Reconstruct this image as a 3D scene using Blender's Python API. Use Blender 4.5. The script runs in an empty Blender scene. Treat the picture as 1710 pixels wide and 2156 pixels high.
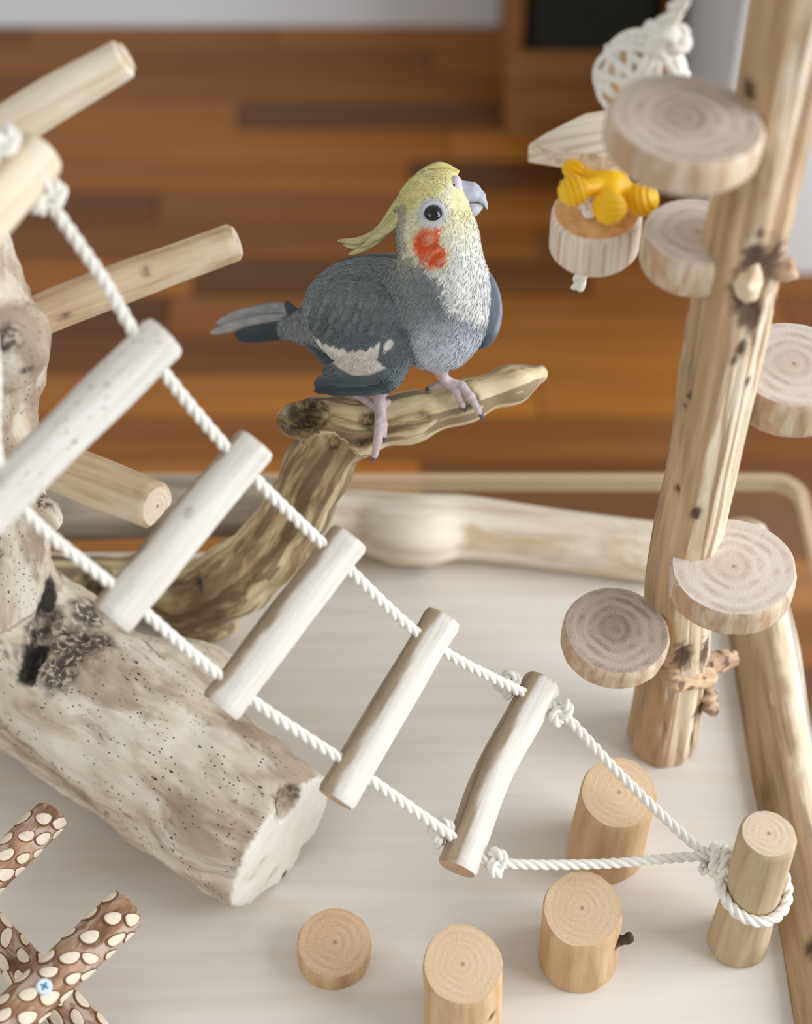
import bpy, math, random
import numpy as np
from mathutils import Vector, Matrix

random.seed(7)
rng = np.random.default_rng(7)
scene = bpy.context.scene
COL = scene.collection

# ------------------------------------------------------------------ camera
W, H, FPX = 1710.0, 2156.0, 3500.0
PITCH = math.radians(46.0)
CAM = np.array([0.0, 0.0, 0.75])
RT = np.array([1.0, 0.0, 0.0])
FW = np.array([0.0, math.cos(PITCH), -math.sin(PITCH)])
UP = np.array([0.0, math.sin(PITCH), math.cos(PITCH)])
FOCUS = 0.80

cam = bpy.data.cameras.new('camera')
cam_o = bpy.data.objects.new('camera', cam)
COL.objects.link(cam_o)
cam_o.location = CAM
cam_o.rotation_euler = (math.pi / 2 - PITCH, 0, 0)
cam.sensor_fit = 'VERTICAL'
cam.sensor_height = 36.0
cam.sensor_width = 36.0 * W / H
cam.lens = FPX / H * 36.0
cam.clip_start = 0.02
cam.clip_end = 30
cam.dof.use_dof = True
cam.dof.focus_distance = FOCUS
cam.dof.aperture_fstop = 4.3
scene.camera = cam_o

# ------------------------------------------------------------------ light
world = bpy.data.worlds.new('world')
scene.world = world
world.use_nodes = True
bg = world.node_tree.nodes['Background']
bg.inputs[0].default_value = (1.0, 0.995, 0.985, 1)
bg.inputs[1].default_value = 0.46

def area(name, loc, target, sx, sy, power, col):
    l = bpy.data.lights.new(name, 'AREA')
    l.shape = 'RECTANGLE'; l.size = sx; l.size_y = sy
    l.energy = power; l.color = col
    o = bpy.data.objects.new(name, l)
    COL.objects.link(o)
    o.location = loc
    d = Vector(target) - Vector(loc)
    o.rotation_euler = d.to_track_quat('-Z', 'Y').to_euler()
    return o

area('window_daylight', (1.65, 0.20, 0.75), (0.0, 0.75, 0.0), 1.3, 1.7, 46, (0.95, 0.99, 1.05))
area('fill_light_left', (-1.6, -0.7, 1.35), (0.0, 1.4, 0.0), 1.6, 1.3, 11, (0.97, 0.99, 1.03))  # added fill lamp behind the camera, brightens back wall and left-facing sides

scene.view_settings.view_transform = 'Standard'
scene.view_settings.look = 'None'
scene.view_settings.exposure = 0.0
scene.view_settings.gamma = 1.0
scene.view_settings.use_curve_mapping = False

# ------------------------------------------------------------------ geometry helpers
def at(u, v, d):
    """point seen at photo pixel (u,v) standing d metres in front of the lens"""
    return CAM + d * ((u - W / 2) / FPX * RT - (v - H / 2) / FPX * UP + FW)

def on(u, v, z):
    """point seen at photo pixel (u,v) that stands z metres above the board"""
    r = (u - W / 2) / FPX * RT - (v - H / 2) / FPX * UP + FW
    return CAM + r * ((z - CAM[2]) / r[2])

def ony(u, v, y):
    r = (u - W / 2) / FPX * RT - (v - H / 2) / FPX * UP + FW
    return CAM + r * ((y - CAM[1]) / r[1])

def lin(c):
    c = np.asarray(c, float) / 255.0
    return np.where(c <= 0.04045, c / 12.92, ((c + 0.055) / 1.055) ** 2.4)

def rgba(c):
    l = lin(c)
    return (float(l[0]), float(l[1]), float(l[2]), 1.0)

def nrm(v):
    v = np.asarray(v, float)
    return v / (np.linalg.norm(v) + 1e-12)

def vnoise(p, seed=0):
    """smooth value noise in [-1,1] for an (n,3) array"""
    p = np.asarray(p, float)
    i = np.floor(p).astype(np.int64)
    f = p - i
    f = f * f * (3 - 2 * f)
    def h(a, b, c):
        n = (a * 374761393 + b * 668265263 + c * 2147483647 + seed * 974634217) & 0xFFFFFFFF
        n = ((n ^ (n >> 13)) * 1274126177) & 0xFFFFFFFF
        n = ((n ^ (n >> 16)) * 2246822519) & 0xFFFFFFFF
        return ((n ^ (n >> 15)) & 0xFFFF) / 32767.5 - 1.0
    r = 0
    for dx in (0, 1):
        for dy in (0, 1):
            for dz in (0, 1):
                w = (f[:, 0] if dx else 1 - f[:, 0]) * (f[:, 1] if dy else 1 - f[:, 1]) * (f[:, 2] if dz else 1 - f[:, 2])
                r = r + w * h(i[:, 0] + dx, i[:, 1] + dy, i[:, 2] + dz)
    return r

def fbm(p, seed=0, o=3):
    r = 0; a = 1.0
    for k in range(o):
        r = r + a * vnoise(np.asarray(p) * (2 ** k), seed + k * 17); a *= 0.5
    return r

def spline(pts, step):
    """Catmull-Rom through (n,k) points, resampled about every step"""
    P = np.asarray(pts, float)
    if len(P) == 2:
        n = max(2, int(np.linalg.norm(P[1, :3] - P[0, :3]) / step) + 1)
        t = np.linspace(0, 1, n)[:, None]
        return P[0] * (1 - t) + P[1] * t
    Q = np.vstack([2 * P[0] - P[1], P, 2 * P[-1] - P[-2]])
    out = []
    for i in range(1, len(Q) - 2):
        p0, p1, p2, p3 = Q[i - 1], Q[i], Q[i + 1], Q[i + 2]
        n = max(2, int(np.linalg.norm(p2[:3] - p1[:3]) / step))
        t = np.linspace(0, 1, n, endpoint=False)[:, None]
        out.append(0.5 * (2 * p1 + (p2 - p0) * t + (2 * p0 - 5 * p1 + 4 * p2 - p3) * t ** 2 + (3 * p1 - p0 - 3 * p2 + p3) * t ** 3))
    out.append(P[-1:])
    return np.vstack(out)

def frames(P, ref=None):
    T = np.gradient(P, axis=0)
    T /= np.linalg.norm(T, axis=1)[:, None] + 1e-12
    a = np.array([0, 0, 1.0]) if ref is None else np.asarray(ref, float)
    if abs(a @ T[0]) > 0.95: a = np.array([0, 1.0, 0])
    n = nrm(a - (a @ T[0]) * T[0])
    N = [n]
    for i in range(1, len(P)):
        n = n - (n @ T[i]) * T[i]
        n = n / (np.linalg.norm(n) + 1e-12)
        N.append(n)
    N = np.array(N)
    return T, N, np.cross(T, N)

def mesh_obj(name, V, F, mats, parent=None, midx=None, attrs=None, smooth=True, sharp=None):
    me = bpy.data.meshes.new(name)
    me.from_pydata([tuple(map(float, p)) for p in V], [], [tuple(map(int, f)) for f in F])
    for m in (mats if isinstance(mats, (list, tuple)) else [mats]):
        me.materials.append(m)
    if midx is not None:
        me.polygons.foreach_set('material_index', np.asarray(midx, np.int32))
    if smooth:
        me.polygons.foreach_set('use_smooth', np.ones(len(me.polygons), bool))
    for k, a in (attrs or {}).items():
        a = np.asarray(a, np.float32)
        if a.ndim == 1:
            x = me.attributes.new(k, 'FLOAT', 'POINT'); x.data.foreach_set('value', a)
        elif a.shape[1] == 3:
            x = me.attributes.new(k, 'FLOAT_VECTOR', 'POINT'); x.data.foreach_set('vector', a.ravel())
        else:
            x = me.attributes.new(k, 'FLOAT_COLOR', 'POINT'); x.data.foreach_set('color', a.ravel())
    me.update()
    if sharp:
        me.set_sharp_from_angle(angle=sharp)
    o = bpy.data.objects.new(name, me)
    COL.objects.link(o)
    if parent is not None:
        o.parent = parent
        o.matrix_parent_inverse = parent.matrix_world.inverted()
    return o

def tag(o, label=None, cat=None, group=None, kind=None):
    if label: o['label'] = label
    if cat: o['category'] = cat
    if group: o['group'] = group
    if kind: o['kind'] = kind
    return o

def thing(name, loc, label, cat, group=None):
    o = bpy.data.objects.new(name, None)
    COL.objects.link(o)
    o.empty_display_size = 0.02
    o.location = tuple(map(float, loc))
    o.matrix_world = Matrix.Translation(Vector(tuple(map(float, loc))))
    return tag(o, label, cat, group)

def box(name, lo, hi, mat, parent=None, bevel=0.0, rot=None, pivot=None):
    lo = np.array(lo, float); hi = np.array(hi, float)
    import bmesh
    bm = bmesh.new()
    bmesh.ops.create_cube(bm, size=1.0)
    for v in bm.verts:
        c = np.array(v.co) + 0.5
        v.co = Vector(lo + c * (hi - lo))
    if bevel > 0:
        bmesh.ops.bevel(bm, geom=bm.edges[:], offset=bevel, segments=2, profile=0.7, affect='EDGES')
    V = np.array([v.co[:] for v in bm.verts]); bm.verts.index_update()
    F = [[v.index for v in f.verts] for f in bm.faces]
    bm.free()
    if rot is not None:
        V = (V - pivot) @ np.array(rot).T + pivot
    c = V.mean(0)
    return mesh_obj(name, V, F, mat, parent, attrs={'grain': (V - c)}, sharp=0.6)

def log(name, pts, radii, mside, mcap, parent=None, seg=32, step=0.003, lump=0.06, lumpscale=40.0, ridge=0.0,
        bev=0.12, marks=(), seed=0, shape=None, ref=None, captilt=(0, 0), capN=(None, None), stripdir=None, stripw=0.35, markstretch=0.25):
    """a branch, peg, stump or slice: swept body with chamfered sawn ends.
    marks: (world point, radius, dent) knots and holes."""
    A = np.column_stack([np.asarray(pts, float), np.asarray(radii, float)])
    A = spline(A, step)
    P, R = A[:, :3], A[:, 3]
    T, N, B = frames(P, ref)
    s = np.concatenate([[0], np.cumsum(np.linalg.norm(np.diff(P, axis=0), axis=1))])
    n = len(P)
    ph = np.linspace(0, 2 * np.pi, seg, endpoint=False)
    # end bevel radii
    rows = []  # (ring index, radial factor, axial offset, is_cap)
    def caprows(i, sg):
        r = R[i]
        b = bev * r
        q = [(i, f, 0.0, True) for f in ((0.02, .25, .5, .75, 1 - bev) if sg < 0 else (1 - bev, .75, .5, .25, 0.02))]
        return q, b
    c0, b0 = caprows(0, -1); c1, b1 = caprows(n - 1, 1)
    rows += c0
    for i in range(n):
        d0, d1 = s[i], s[-1] - s[i]
        f = 1.0
        if d0 < b0: f = min(f, 1 - bev + bev * math.sqrt(max(0, 1 - (1 - d0 / b0) ** 2)))
        if d1 < b1: f = min(f, 1 - bev + bev * math.sqrt(max(0, 1 - (1 - d1 / b1) ** 2)))
        rows.append((i, f, 0.0, False))
    rows += c1
    V = []; G = []; capv = []
    off = np.array([seed * 13.7, seed * 7.1, seed * 3.3])
    for (i, f, ax, cap) in rows:
        cx, cy = np.cos(ph), np.sin(ph)
        sh = shape(ph, s[i] / s[-1]) if shape else 1.0
        gp = np.column_stack([np.full(seg, s[i] * lumpscale * 0.5), cx * R[i] * lumpscale, cy * R[i] * lumpscale]) + off
        k = 1 + lump * fbm(gp, seed, 2)
        if ridge:
            k = k + ridge * fbm(np.column_stack([np.full(seg, s[i] * 12), cx * 5, cy * 5]) + off, seed + 5, 3)
        rr = R[i] * f * k * sh
        pos = P[i] + rr[:, None] * (cx[:, None] * N[i] + cy[:, None] * B[i])
        for e, j in ((0, 0), (1, n - 1)):
            if capN[e] is not None:
                # tilt the sawn end: shift along axis by plane, fading away from the end
                dd = abs(s[i] - s[j]); fade = max(0, 1 - dd / (3.0 * R[j]))
                nn = nrm(capN[e]); o_ = pos - P[i]
                den = nn @ T[j]
                pos = pos - fade * ((o_ @ nn) / den)[:, None] * T[j]
        V.append(pos)
        G.append(np.column_stack([np.full(seg, s[i]), cx * rr, cy * rr]))
        capv.append(cap)
    V = np.vstack(V); G = np.vstack(G)
    m = len(rows)
    F = []; mi = []
    for r in range(m - 1):
        c = capv[r] or capv[r + 1]
        for k in range(seg):
            k2 = (k + 1) % seg
            F.append((r * seg + k, r * seg + k2, (r + 1) * seg + k2, (r + 1) * seg + k))
            mi.append(1 if (capv[r] and capv[r + 1]) else 0)
    F.append(tuple(range(seg))[::-1]); mi.append(1)
    F.append(tuple((m - 1) * seg + k for k in range(seg))); mi.append(1)
    mk = np.zeros(len(V))
    cen = np.vstack([np.repeat(P[i][None], seg, 0) for (i, f, ax, cap) in rows])
    for (mp, mr, dent) in marks:
        dv = V - np.asarray(mp); axg = nrm(P[-1] - P[0])
        dv = dv - markstretch * (dv @ axg)[:, None] * axg
        d = np.linalg.norm(dv, axis=1) * (1 + .35 * fbm(V * 350 + seed, 7, 2))
        w = np.clip(1 - d / mr, 0, 1)
        w = w * w * (3 - 2 * w)
        mk = np.maximum(mk, np.clip(w * 2.2, 0, 1))
        V = V + (cen - V) * (w * dent)[:, None]
    st = np.zeros(len(V))
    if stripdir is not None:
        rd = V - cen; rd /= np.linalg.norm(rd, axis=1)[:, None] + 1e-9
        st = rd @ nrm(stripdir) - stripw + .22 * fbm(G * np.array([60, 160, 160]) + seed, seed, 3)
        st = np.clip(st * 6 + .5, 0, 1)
    at_ = {'grain': G, 'mark': mk, 'strip': st}
    return mesh_obj(name, V, F, [mside, mcap], parent, mi, at_, sharp=0.75)

def sweep(pts, rad, seg=8, step=0.001, flat=None, ref=None):
    A = np.column_stack([np.asarray(pts, float), np.broadcast_to(np.asarray(rad, float), len(pts))])
    A = spline(A, step)
    P, R = A[:, :3], A[:, 3]
    T, N, B = frames(P, ref)
    ph = np.linspace(0, 2 * np.pi, seg, endpoint=False)
    fl = 1.0 if flat is None else flat
    V = P[:, None, :] + R[:, None, None] * (np.cos(ph)[None, :, None] * N[:, None, :] * fl + np.sin(ph)[None, :, None] * B[:, None, :])
    n = len(P)
    V = V.reshape(-1, 3)
    F = [(i * seg + k, i * seg + (k + 1) % seg, (i + 1) * seg + (k + 1) % seg, (i + 1) * seg + k) for i in range(n - 1) for k in range(seg)]
    F.append(tuple(range(seg))[::-1]); F.append(tuple((n - 1) * seg + k for k in range(seg)))
    return V, F

def join(parts):
    Vs, Fs, o = [], [], 0
    for V, F in parts:
        Vs.append(V); Fs += [tuple(i + o for i in f) for f in F]; o += len(V)
    return np.vstack(Vs), Fs

def rope_geo(pts, r, pitch=None, step=0.0011, seg=8, strands=3):
    """laid rope: three helical strands about a centreline"""
    P = spline(np.asarray(pts, float), step)
    # even spacing
    s = np.concatenate([[0], np.cumsum(np.linalg.norm(np.diff(P, axis=0), axis=1))])
    n = max(4, int(s[-1] / step))
    q = np.linspace(0, s[-1], n)
    P = np.column_stack([np.interp(q, s, P[:, k]) for k in range(3)])
    T, N, B = frames(P)
    pitch = pitch or r * 6.2
    ph = np.linspace(0, 2 * np.pi, seg, endpoint=False)
    parts = []
    for k in range(strands):
        a = 2 * np.pi * q / pitch + 2 * np.pi * k / strands
        C = P + 0.52 * r * (np.cos(a)[:, None] * N + np.sin(a)[:, None] * B)
        rs = r * 0.56
        V = C[:, None, :] + rs * (np.cos(ph)[None, :, None] * N[:, None, :] + np.sin(ph)[None, :, None] * B[:, None, :])
        V = V.reshape(-1, 3)
        F = [(i * seg + j, i * seg + (j + 1) % seg, (i + 1) * seg + (j + 1) % seg, (i + 1) * seg + j) for i in range(n - 1) for j in range(seg)]
        F.append(tuple(range(seg))[::-1]); F.append(tuple((n - 1) * seg + j for j in range(seg)))
        parts.append((V, F))
    return join(parts)

def rope(name, pts, r, mat, parent=None, **k):
    V, F = rope_geo(pts, r, **k)
    return mesh_obj(name, V, F, mat, parent)

def knot_pts(c, size, ax, ay, az, n=40, turns=1.0):
    t = np.linspace(0, 2 * np.pi * turns, n)
    X = (np.sin(t) + 2 * np.sin(2 * t)) / 3; Y = (np.cos(t) - 2 * np.cos(2 * t)) / 3; Z = -np.sin(3 * t) * 0.42
    return np.asarray(c) + size * (X[:, None] * ax + Y[:, None] * ay + Z[:, None] * az)

# signed distance modelling --------------------------------------------------
def sd_ell(p, c, r, R=None):
    q = p - np.asarray(c, float)
    if R is not None: q = q @ np.asarray(R)
    r = np.asarray(r, float)
    k0 = np.linalg.norm(q / r, axis=-1); k1 = np.linalg.norm(q / (r * r), axis=-1)
    return k0 * (k0 - 1.0) / (k1 + 1e-9)

def sd_cone(p, a, b, ra, rb):
    a = np.asarray(a, float); b = np.asarray(b, float)
    ab = b - a
    t = np.clip(((p - a) @ ab) / (ab @ ab), 0, 1)
    return np.linalg.norm(p - a - t[..., None] * ab, axis=-1) - (ra + (rb - ra) * t)

def smin(a, b, k):
    h = np.clip(0.5 + 0.5 * (b - a) / k, 0, 1)
    return b * (1 - h) + a * h - k * h * (1 - h)

def raysurf(fn, u, v, d0, d1, n=500):
    """first point of a solid along the sight line of photo pixel (u,v)"""
    d = np.linspace(d0, d1, n)
    P = CAM + d[:, None] * ((u - W / 2) / FPX * RT - (v - H / 2) / FPX * UP + FW)
    f = fn(P)
    i = int(np.argmax(f < 0)) if (f < 0).any() else int(np.argmin(f))
    return P[i]

def surface_nets(fn, lo, hi, h):
    lo = np.asarray(lo, float); hi = np.asarray(hi, float)
    n = np.ceil((hi - lo) / h).astype(int) + 1
    ax = [lo[i] + h * np.arange(n[i]) for i in range(3)]
    Fv = np.empty(n, np.float64)
    for i in range(n[0]):           # slab by slab
        Y, Z = np.meshgrid(ax[1], ax[2], indexing='ij')
        p = np.stack([np.full_like(Y, ax[0][i]), Y, Z], -1).reshape(-1, 3)
        Fv[i] = fn(p).reshape(n[1], n[2])
    ins = Fv < 0
    c = np.zeros(tuple(n - 1), int)
    offs = [(a, b, d) for a in (0, 1) for b in (0, 1) for d in (0, 1)]
    for (a, b, d) in offs:
        c += ins[a:n[0] - 1 + a, b:n[1] - 1 + b, d:n[2] - 1 + d]
    cells = np.argwhere((c > 0) & (c < 8))
    acc = np.zeros((len(cells), 3)); cnt = np.zeros(len(cells))
    for e in range(3):
        o1, o2 = [k for k in range(3) if k != e]
        for x in (0, 1):
            for y in (0, 1):
                a = np.zeros(3, int); a[o1] = x; a[o2] = y
                b = a.copy(); b[e] = 1
                ca, cb = cells + a, cells + b
                fa = Fv[ca[:, 0], ca[:, 1], ca[:, 2]]; fb = Fv[cb[:, 0], cb[:, 1], cb[:, 2]]
                m = (fa < 0) != (fb < 0)
                t = np.where(m, fa / np.where(m, fa - fb, 1), 0)
                pt = a[None] + t[:, None] * (b - a)[None]
                acc[m] += pt[m]; cnt[m] += 1
    V = lo + h * (cells + acc / cnt[:, None])
    idx = -np.ones(tuple(n - 1), int)
    idx[cells[:, 0], cells[:, 1], cells[:, 2]] = np.arange(len(cells))
    Fc = []
    for e in range(3):
        o1, o2 = (e + 1) % 3, (e + 2) % 3
        sl0 = [slice(None)] * 3; sl1 = [slice(None)] * 3
        sl0[e] = slice(0, n[e] - 1); sl1[e] = slice(1, n[e])
        A = ins[tuple(sl0)]; Bq = ins[tuple(sl1)]
        E = np.argwhere(A != Bq)
        E = E[(E[:, o1] > 0) & (E[:, o2] > 0) & (E[:, o1] < n[o1] - 1) & (E[:, o2] < n[o2] - 1)]
        flip = A[E[:, 0], E[:, 1], E[:, 2]]
        def g(d1, d2):
            q = E.copy(); q[:, o1] -= d1; q[:, o2] -= d2
            return idx[q[:, 0], q[:, 1], q[:, 2]]
        Q = np.column_stack([g(1, 1), g(0, 1), g(0, 0), g(1, 0)])
        Q[~flip] = Q[~flip][:, ::-1]
        Fc.append(Q[(Q >= 0).all(1)])
    return V, np.vstack(Fc)

def sstep_(x, a, b):
    t = np.clip((x - a) / (b - a), 0, 1); return t * t * (3 - 2 * t)

def curve_grain(V, chains):
    """grain coordinates of an organic limb: run along the limb, two across, continuous round its bends"""
    best = np.full(len(V), 1e9); G = np.zeros((len(V), 3)); s0 = 0.0
    for ch in chains:
        A = spline(np.column_stack([np.array([c[0] for c in ch]), np.array([c[1] for c in ch])]), .0025)
        P, R = A[:, :3], A[:, 3]
        T, N, B = frames(P)
        s = s0 + np.concatenate([[0], np.cumsum(np.linalg.norm(np.diff(P, axis=0), axis=1))])
        d = np.linalg.norm(V[:, None, :] - P[None], axis=2) - R[None]
        k = np.argmin(d, 1); dm = d[np.arange(len(V)), k]
        m = dm < best
        best[m] = dm[m]
        q = V[m] - P[k[m]]
        G[m, 0] = s[k[m]] + (q * T[k[m]]).sum(1)
        G[m, 1] = (q * N[k[m]]).sum(1); G[m, 2] = (q * B[k[m]]).sum(1)
        s0 = s[-1] + .5
    return G

# ------------------------------------------------------------------ materials
class NT:
    def __init__(self, name):
        self.m = bpy.data.materials.new(name); self.m.use_nodes = True
        self.t = self.m.node_tree; self.n = self.t.nodes
        self.b = self.n['Principled BSDF']
        self.b.inputs['Specular IOR Level'].default_value = 0.3
    def node(self, typ, **kw):
        x = self.n.new(typ)
        for k, v in kw.items(): setattr(x, k, v)
        return x
    def link(self, a, b): self.t.links.new(a, b)
    def attr(self, name, out='Vector'):
        x = self.node('ShaderNodeAttribute'); x.attribute_name = name
        return x.outputs[out]
    def objco(self):
        return self.node('ShaderNodeTexCoord').outputs['Object']
    def scale(self, v, s):
        x = self.node('ShaderNodeMapping'); x.inputs['Scale'].default_value = s
        self.link(v, x.inputs['Vector']); return x.outputs[0]
    def noise(self, v, scale=1.0, detail=3.0, rough=0.55, dist=0.0):
        x = self.node('ShaderNodeTexNoise')
        x.inputs['Scale'].default_value = scale; x.inputs['Detail'].default_value = detail
        x.inputs['Roughness'].default_value = rough; x.inputs['Distortion'].default_value = dist
        self.link(v, x.inputs['Vector']); return x.outputs['Fac']
    def voro(self, v, scale=1.0, rnd=1.0):
        x = self.node('ShaderNodeTexVoronoi'); x.inputs['Scale'].default_value = scale
        x.inputs['Randomness'].default_value = rnd
        self.link(v, x.inputs['Vector']); return x.outputs['Distance']
    def ramp(self, f, stops):
        x = self.node('ShaderNodeValToRGB'); e = x.color_ramp.elements
        while len(e) < len(stops): e.new(0.5)
        for i, (p, c) in enumerate(stops):
            e[i].position = p; e[i].color = c if len(c) == 4 else (*c, 1)
        self.link(f, x.inputs['Fac']); return x.outputs['Color']
    def fr(self, f, a, b):
        """map range to 0..1"""
        x = self.node('ShaderNodeMapRange'); x.interpolation_type = 'SMOOTHSTEP'
        x.inputs['From Min'].default_value = a; x.inputs['From Max'].default_value = b
        self.link(f, x.inputs['Value']); return x.outputs[0]
    def math(self, op, a, b=None):
        x = self.node('ShaderNodeMath', operation=op)
        for i, q in enumerate((a, b)):
            if q is None: continue
            if isinstance(q, (int, float)): x.inputs[i].default_value = q
            else: self.link(q, x.inputs[i])
        return x.outputs[0]
    def mix(self, f, a, b, mode='MIX'):
        x = self.node('ShaderNodeMix', data_type='RGBA', blend_type=mode)
        for s, q in ((x.inputs['Factor'], f), (x.inputs['A'], a), (x.inputs['B'], b)):
            if isinstance(q, (int, float)): s.default_value = q
            elif isinstance(q, tuple): s.default_value = q
            else: self.link(q, s)
        return x.outputs['Result']
    def bump(self, h, strength=0.3, dist=0.001):
        x = self.node('ShaderNodeBump'); x.inputs['Strength'].default_value = strength
        x.inputs['Distance'].default_value = dist
        self.link(h, x.inputs['Height']); self.link(x.outputs[0], self.b.inputs['Normal'])
    def color(self, c):
        if isinstance(c, tuple): self.b.inputs['Base Color'].default_value = c
        else: self.link(c, self.b.inputs['Base Color'])
    def rough(self, v): self.b.inputs['Roughness'].default_value = v

def wood(name, light, mid, dark, blotch=None, along=14.0, across=260.0, speck=0.0, crack=0.25, rough=0.75, contrast=(0.3, 0.75),
         mark=(62, 44, 32), blotchscale=28.0, blotchrange=(0.5, 0.7), strip=None, face=None, markmix=None, streak=None):
    t = NT(name)
    g = t.attr('grain')
    v = t.scale(g, (along, across, across))
    n = t.noise(v, 1.0, 5.0, 0.6, 0.4)
    c = t.ramp(n, [(contrast[0], rgba(dark)), ((contrast[0] + contrast[1]) / 2, rgba(mid)), (contrast[1], rgba(light))])
    if blotch:
        bn = t.noise(t.scale(g, (blotchscale * 0.6, blotchscale * 1.6, blotchscale * 1.6)), 1.0, 4.0, 0.6, 0.6)
        c = t.mix(t.math('MULTIPLY', t.fr(bn, *blotchrange), 0.8), c, rgba(blotch))
    if crack:
        k = t.noise(t.scale(g, (along * 2.2, across * 1.3, across * 1.3)), 1.0, 2.0, 0.5, 1.2)
        c = t.mix(t.math('MULTIPLY', t.fr(k, 0.67, 0.74), crack), c, rgba(mark))
    if speck:
        d = t.voro(t.scale(g, (260, 420, 420)), 1.0)
        m = t.noise(g, 70.0, 2.0)
        sp = t.math('MULTIPLY', t.math('SUBTRACT', 1.0, t.fr(d, 0.10, 0.24)), t.fr(m, 0.50 - 0.1 * speck, 0.62 - 0.1 * speck))
        c = t.mix(t.math('MULTIPLY', sp, 0.85), c, rgba((45, 42, 40)))
        d2 = t.voro(t.scale(g, (120, 240, 240)), 1.0)
        m2 = t.noise(g, 45.0, 2.0)
        sp2 = t.math('MULTIPLY', t.math('SUBTRACT', 1.0, t.fr(d2, 0.10, 0.20)), t.fr(m2, 0.60 - 0.1 * speck, 0.68 - 0.1 * speck))
        c = t.mix(t.math('MULTIPLY', sp2, 0.9), c, rgba((40, 38, 36)))
    if streak:
        sk = t.noise(t.scale(g, (5.0, 130, 130)), 1.0, 3.0, 0.55, 0.8)
        c = t.mix(t.math('MULTIPLY', t.fr(sk, 0.49, 0.58), 0.75), c, rgba(streak))
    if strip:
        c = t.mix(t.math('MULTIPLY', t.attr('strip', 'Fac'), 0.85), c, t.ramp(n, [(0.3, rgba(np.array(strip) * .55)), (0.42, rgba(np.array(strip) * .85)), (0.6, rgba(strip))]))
    if face:
        fn_ = t.noise(g, 90.0, 3.0)
        c = t.mix(t.attr('cutface', 'Fac'), c, t.ramp(fn_, [(0.3, rgba(np.array(face) * .95)), (0.7, rgba(face))]))
    mk = t.attr('mark', 'Fac')
    if markmix:
        mn = t.noise(g, 260.0, 3.0, 0.6, 0.5)
        mkc = t.ramp(mn, [(0.38, rgba(mark)), (0.5, rgba(np.array(mark) * 1.5)), (0.62, rgba(markmix))])
    else:
        mkc = rgba(mark)
    c = t.mix(t.math('MULTIPLY', mk, 0.92), c, mkc)
    if markmix:
        c = t.mix(t.math('MULTIPLY', t.attr('void', 'Fac'), 0.95), c, rgba((34, 30, 27)))
    t.color(c); t.rough(rough)
    t.bump(n, 0.35, 0.0012)
    return t.m

def sawn(name, light, mid, dark, freq=1500.0, pith=(150, 120, 94), rough=0.8, ringmix=0.55, stain=None):
    """end grain with growth rings"""
    t = NT(name)
    g = t.attr('grain')
    sep = t.node('ShaderNodeSeparateXYZ'); t.link(g, sep.inputs[0])
    cmb = t.node('ShaderNodeCombineXYZ'); t.link(sep.outputs[1], cmb.inputs[0]); t.link(sep.outputs[2], cmb.inputs[1])
    flat = cmb.outputs[0]
    dn = t.noise(flat, 60.0, 3.0, 0.5)
    ln = t.node('ShaderNodeVectorMath', operation='LENGTH'); t.link(flat, ln.inputs[0])
    r = t.math('ADD', ln.outputs['Value'], t.math('MULTIPLY', t.math('SUBTRACT', dn, 0.5), 0.006))
    w = t.math('ADD', t.math('MULTIPLY', t.math('SINE', t.math('MULTIPLY', r, freq)), 0.5), 0.5)
    rn = t.noise(t.scale(t.node('ShaderNodeCombineXYZ').outputs[0], (1, 1, 1)), 1.0)
    big = t.noise(flat, 45.0, 3.0)
    base = t.ramp(big, [(0.3, rgba(mid)), (0.7, rgba(light))])
    amp = t.noise(flat, 90.0, 2.0)
    c = t.mix(t.math('MULTIPLY', t.math('MULTIPLY', w, t.fr(amp, 0.3, 0.7)), ringmix), base, rgba(dark))
    if stain:
        c = t.mix(t.math('MULTIPLY', t.math('SUBTRACT', 1.0, t.fr(r, 0.006, 0.014)), 0.5), c, rgba(stain))
    c = t.mix(t.math('SUBTRACT', 1.0, t.fr(ln.outputs['Value'], 0.0004, 0.0014)), c, rgba(pith))
    fib = t.noise(flat, 900.0, 2.0)
    c = t.mix(0.18, c, t.ramp(fib, [(0.3, rgba(dark)), (0.7, rgba((245, 238, 225)))]), 'MIX')
    t.color(c); t.rough(rough); t.bump(fib, 0.3, 0.0006)
    return t.m

def plain(name, c, rough=0.6, spec=0.3, nscale=None, namt=0.15):
    t = NT(name)
    if nscale:
        n = t.noise(t.objco(), nscale, 4.0)
        a = np.array(c, float)
        col = t.ramp(n, [(0.3, rgba(a * (1 - namt))), (0.7, rgba(np.minimum(255, a * (1 + namt * 0.6))))])
        t.color(col)
    else:
        t.color(rgba(c))
    t.rough(rough); t.b.inputs['Specular IOR Level'].default_value = spec
    return t.m

M = {}
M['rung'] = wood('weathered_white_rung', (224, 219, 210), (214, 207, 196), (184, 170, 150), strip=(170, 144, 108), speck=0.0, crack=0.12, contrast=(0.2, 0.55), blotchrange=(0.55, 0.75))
M['rung_speck'] = wood('speckled_white_rung', (222, 218, 210), (209, 202, 192), (176, 162, 144), speck=1.0, crack=0.12, contrast=(0.2, 0.55))
M['rung_cap'] = sawn('rung_sawn_end', (212, 178, 150), (196, 158, 128), (170, 128, 98), 2600.0)
M['perch'] = wood('tan_perch_wood', (230, 210, 176), (216, 192, 156), (180, 148, 110), blotch=(232, 216, 188), along=10, across=200, crack=0.15)
M['perch_pale'] = wood('pale_perch_wood', (240, 232, 214), (230, 216, 190), (204, 178, 142), blotch=(240, 234, 220), along=9, across=180, crack=0.12)
M['perch_cap'] = sawn('perch_sawn_end', (238, 226, 208), (228, 208, 184), (204, 170, 136), 2200.0)
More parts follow.
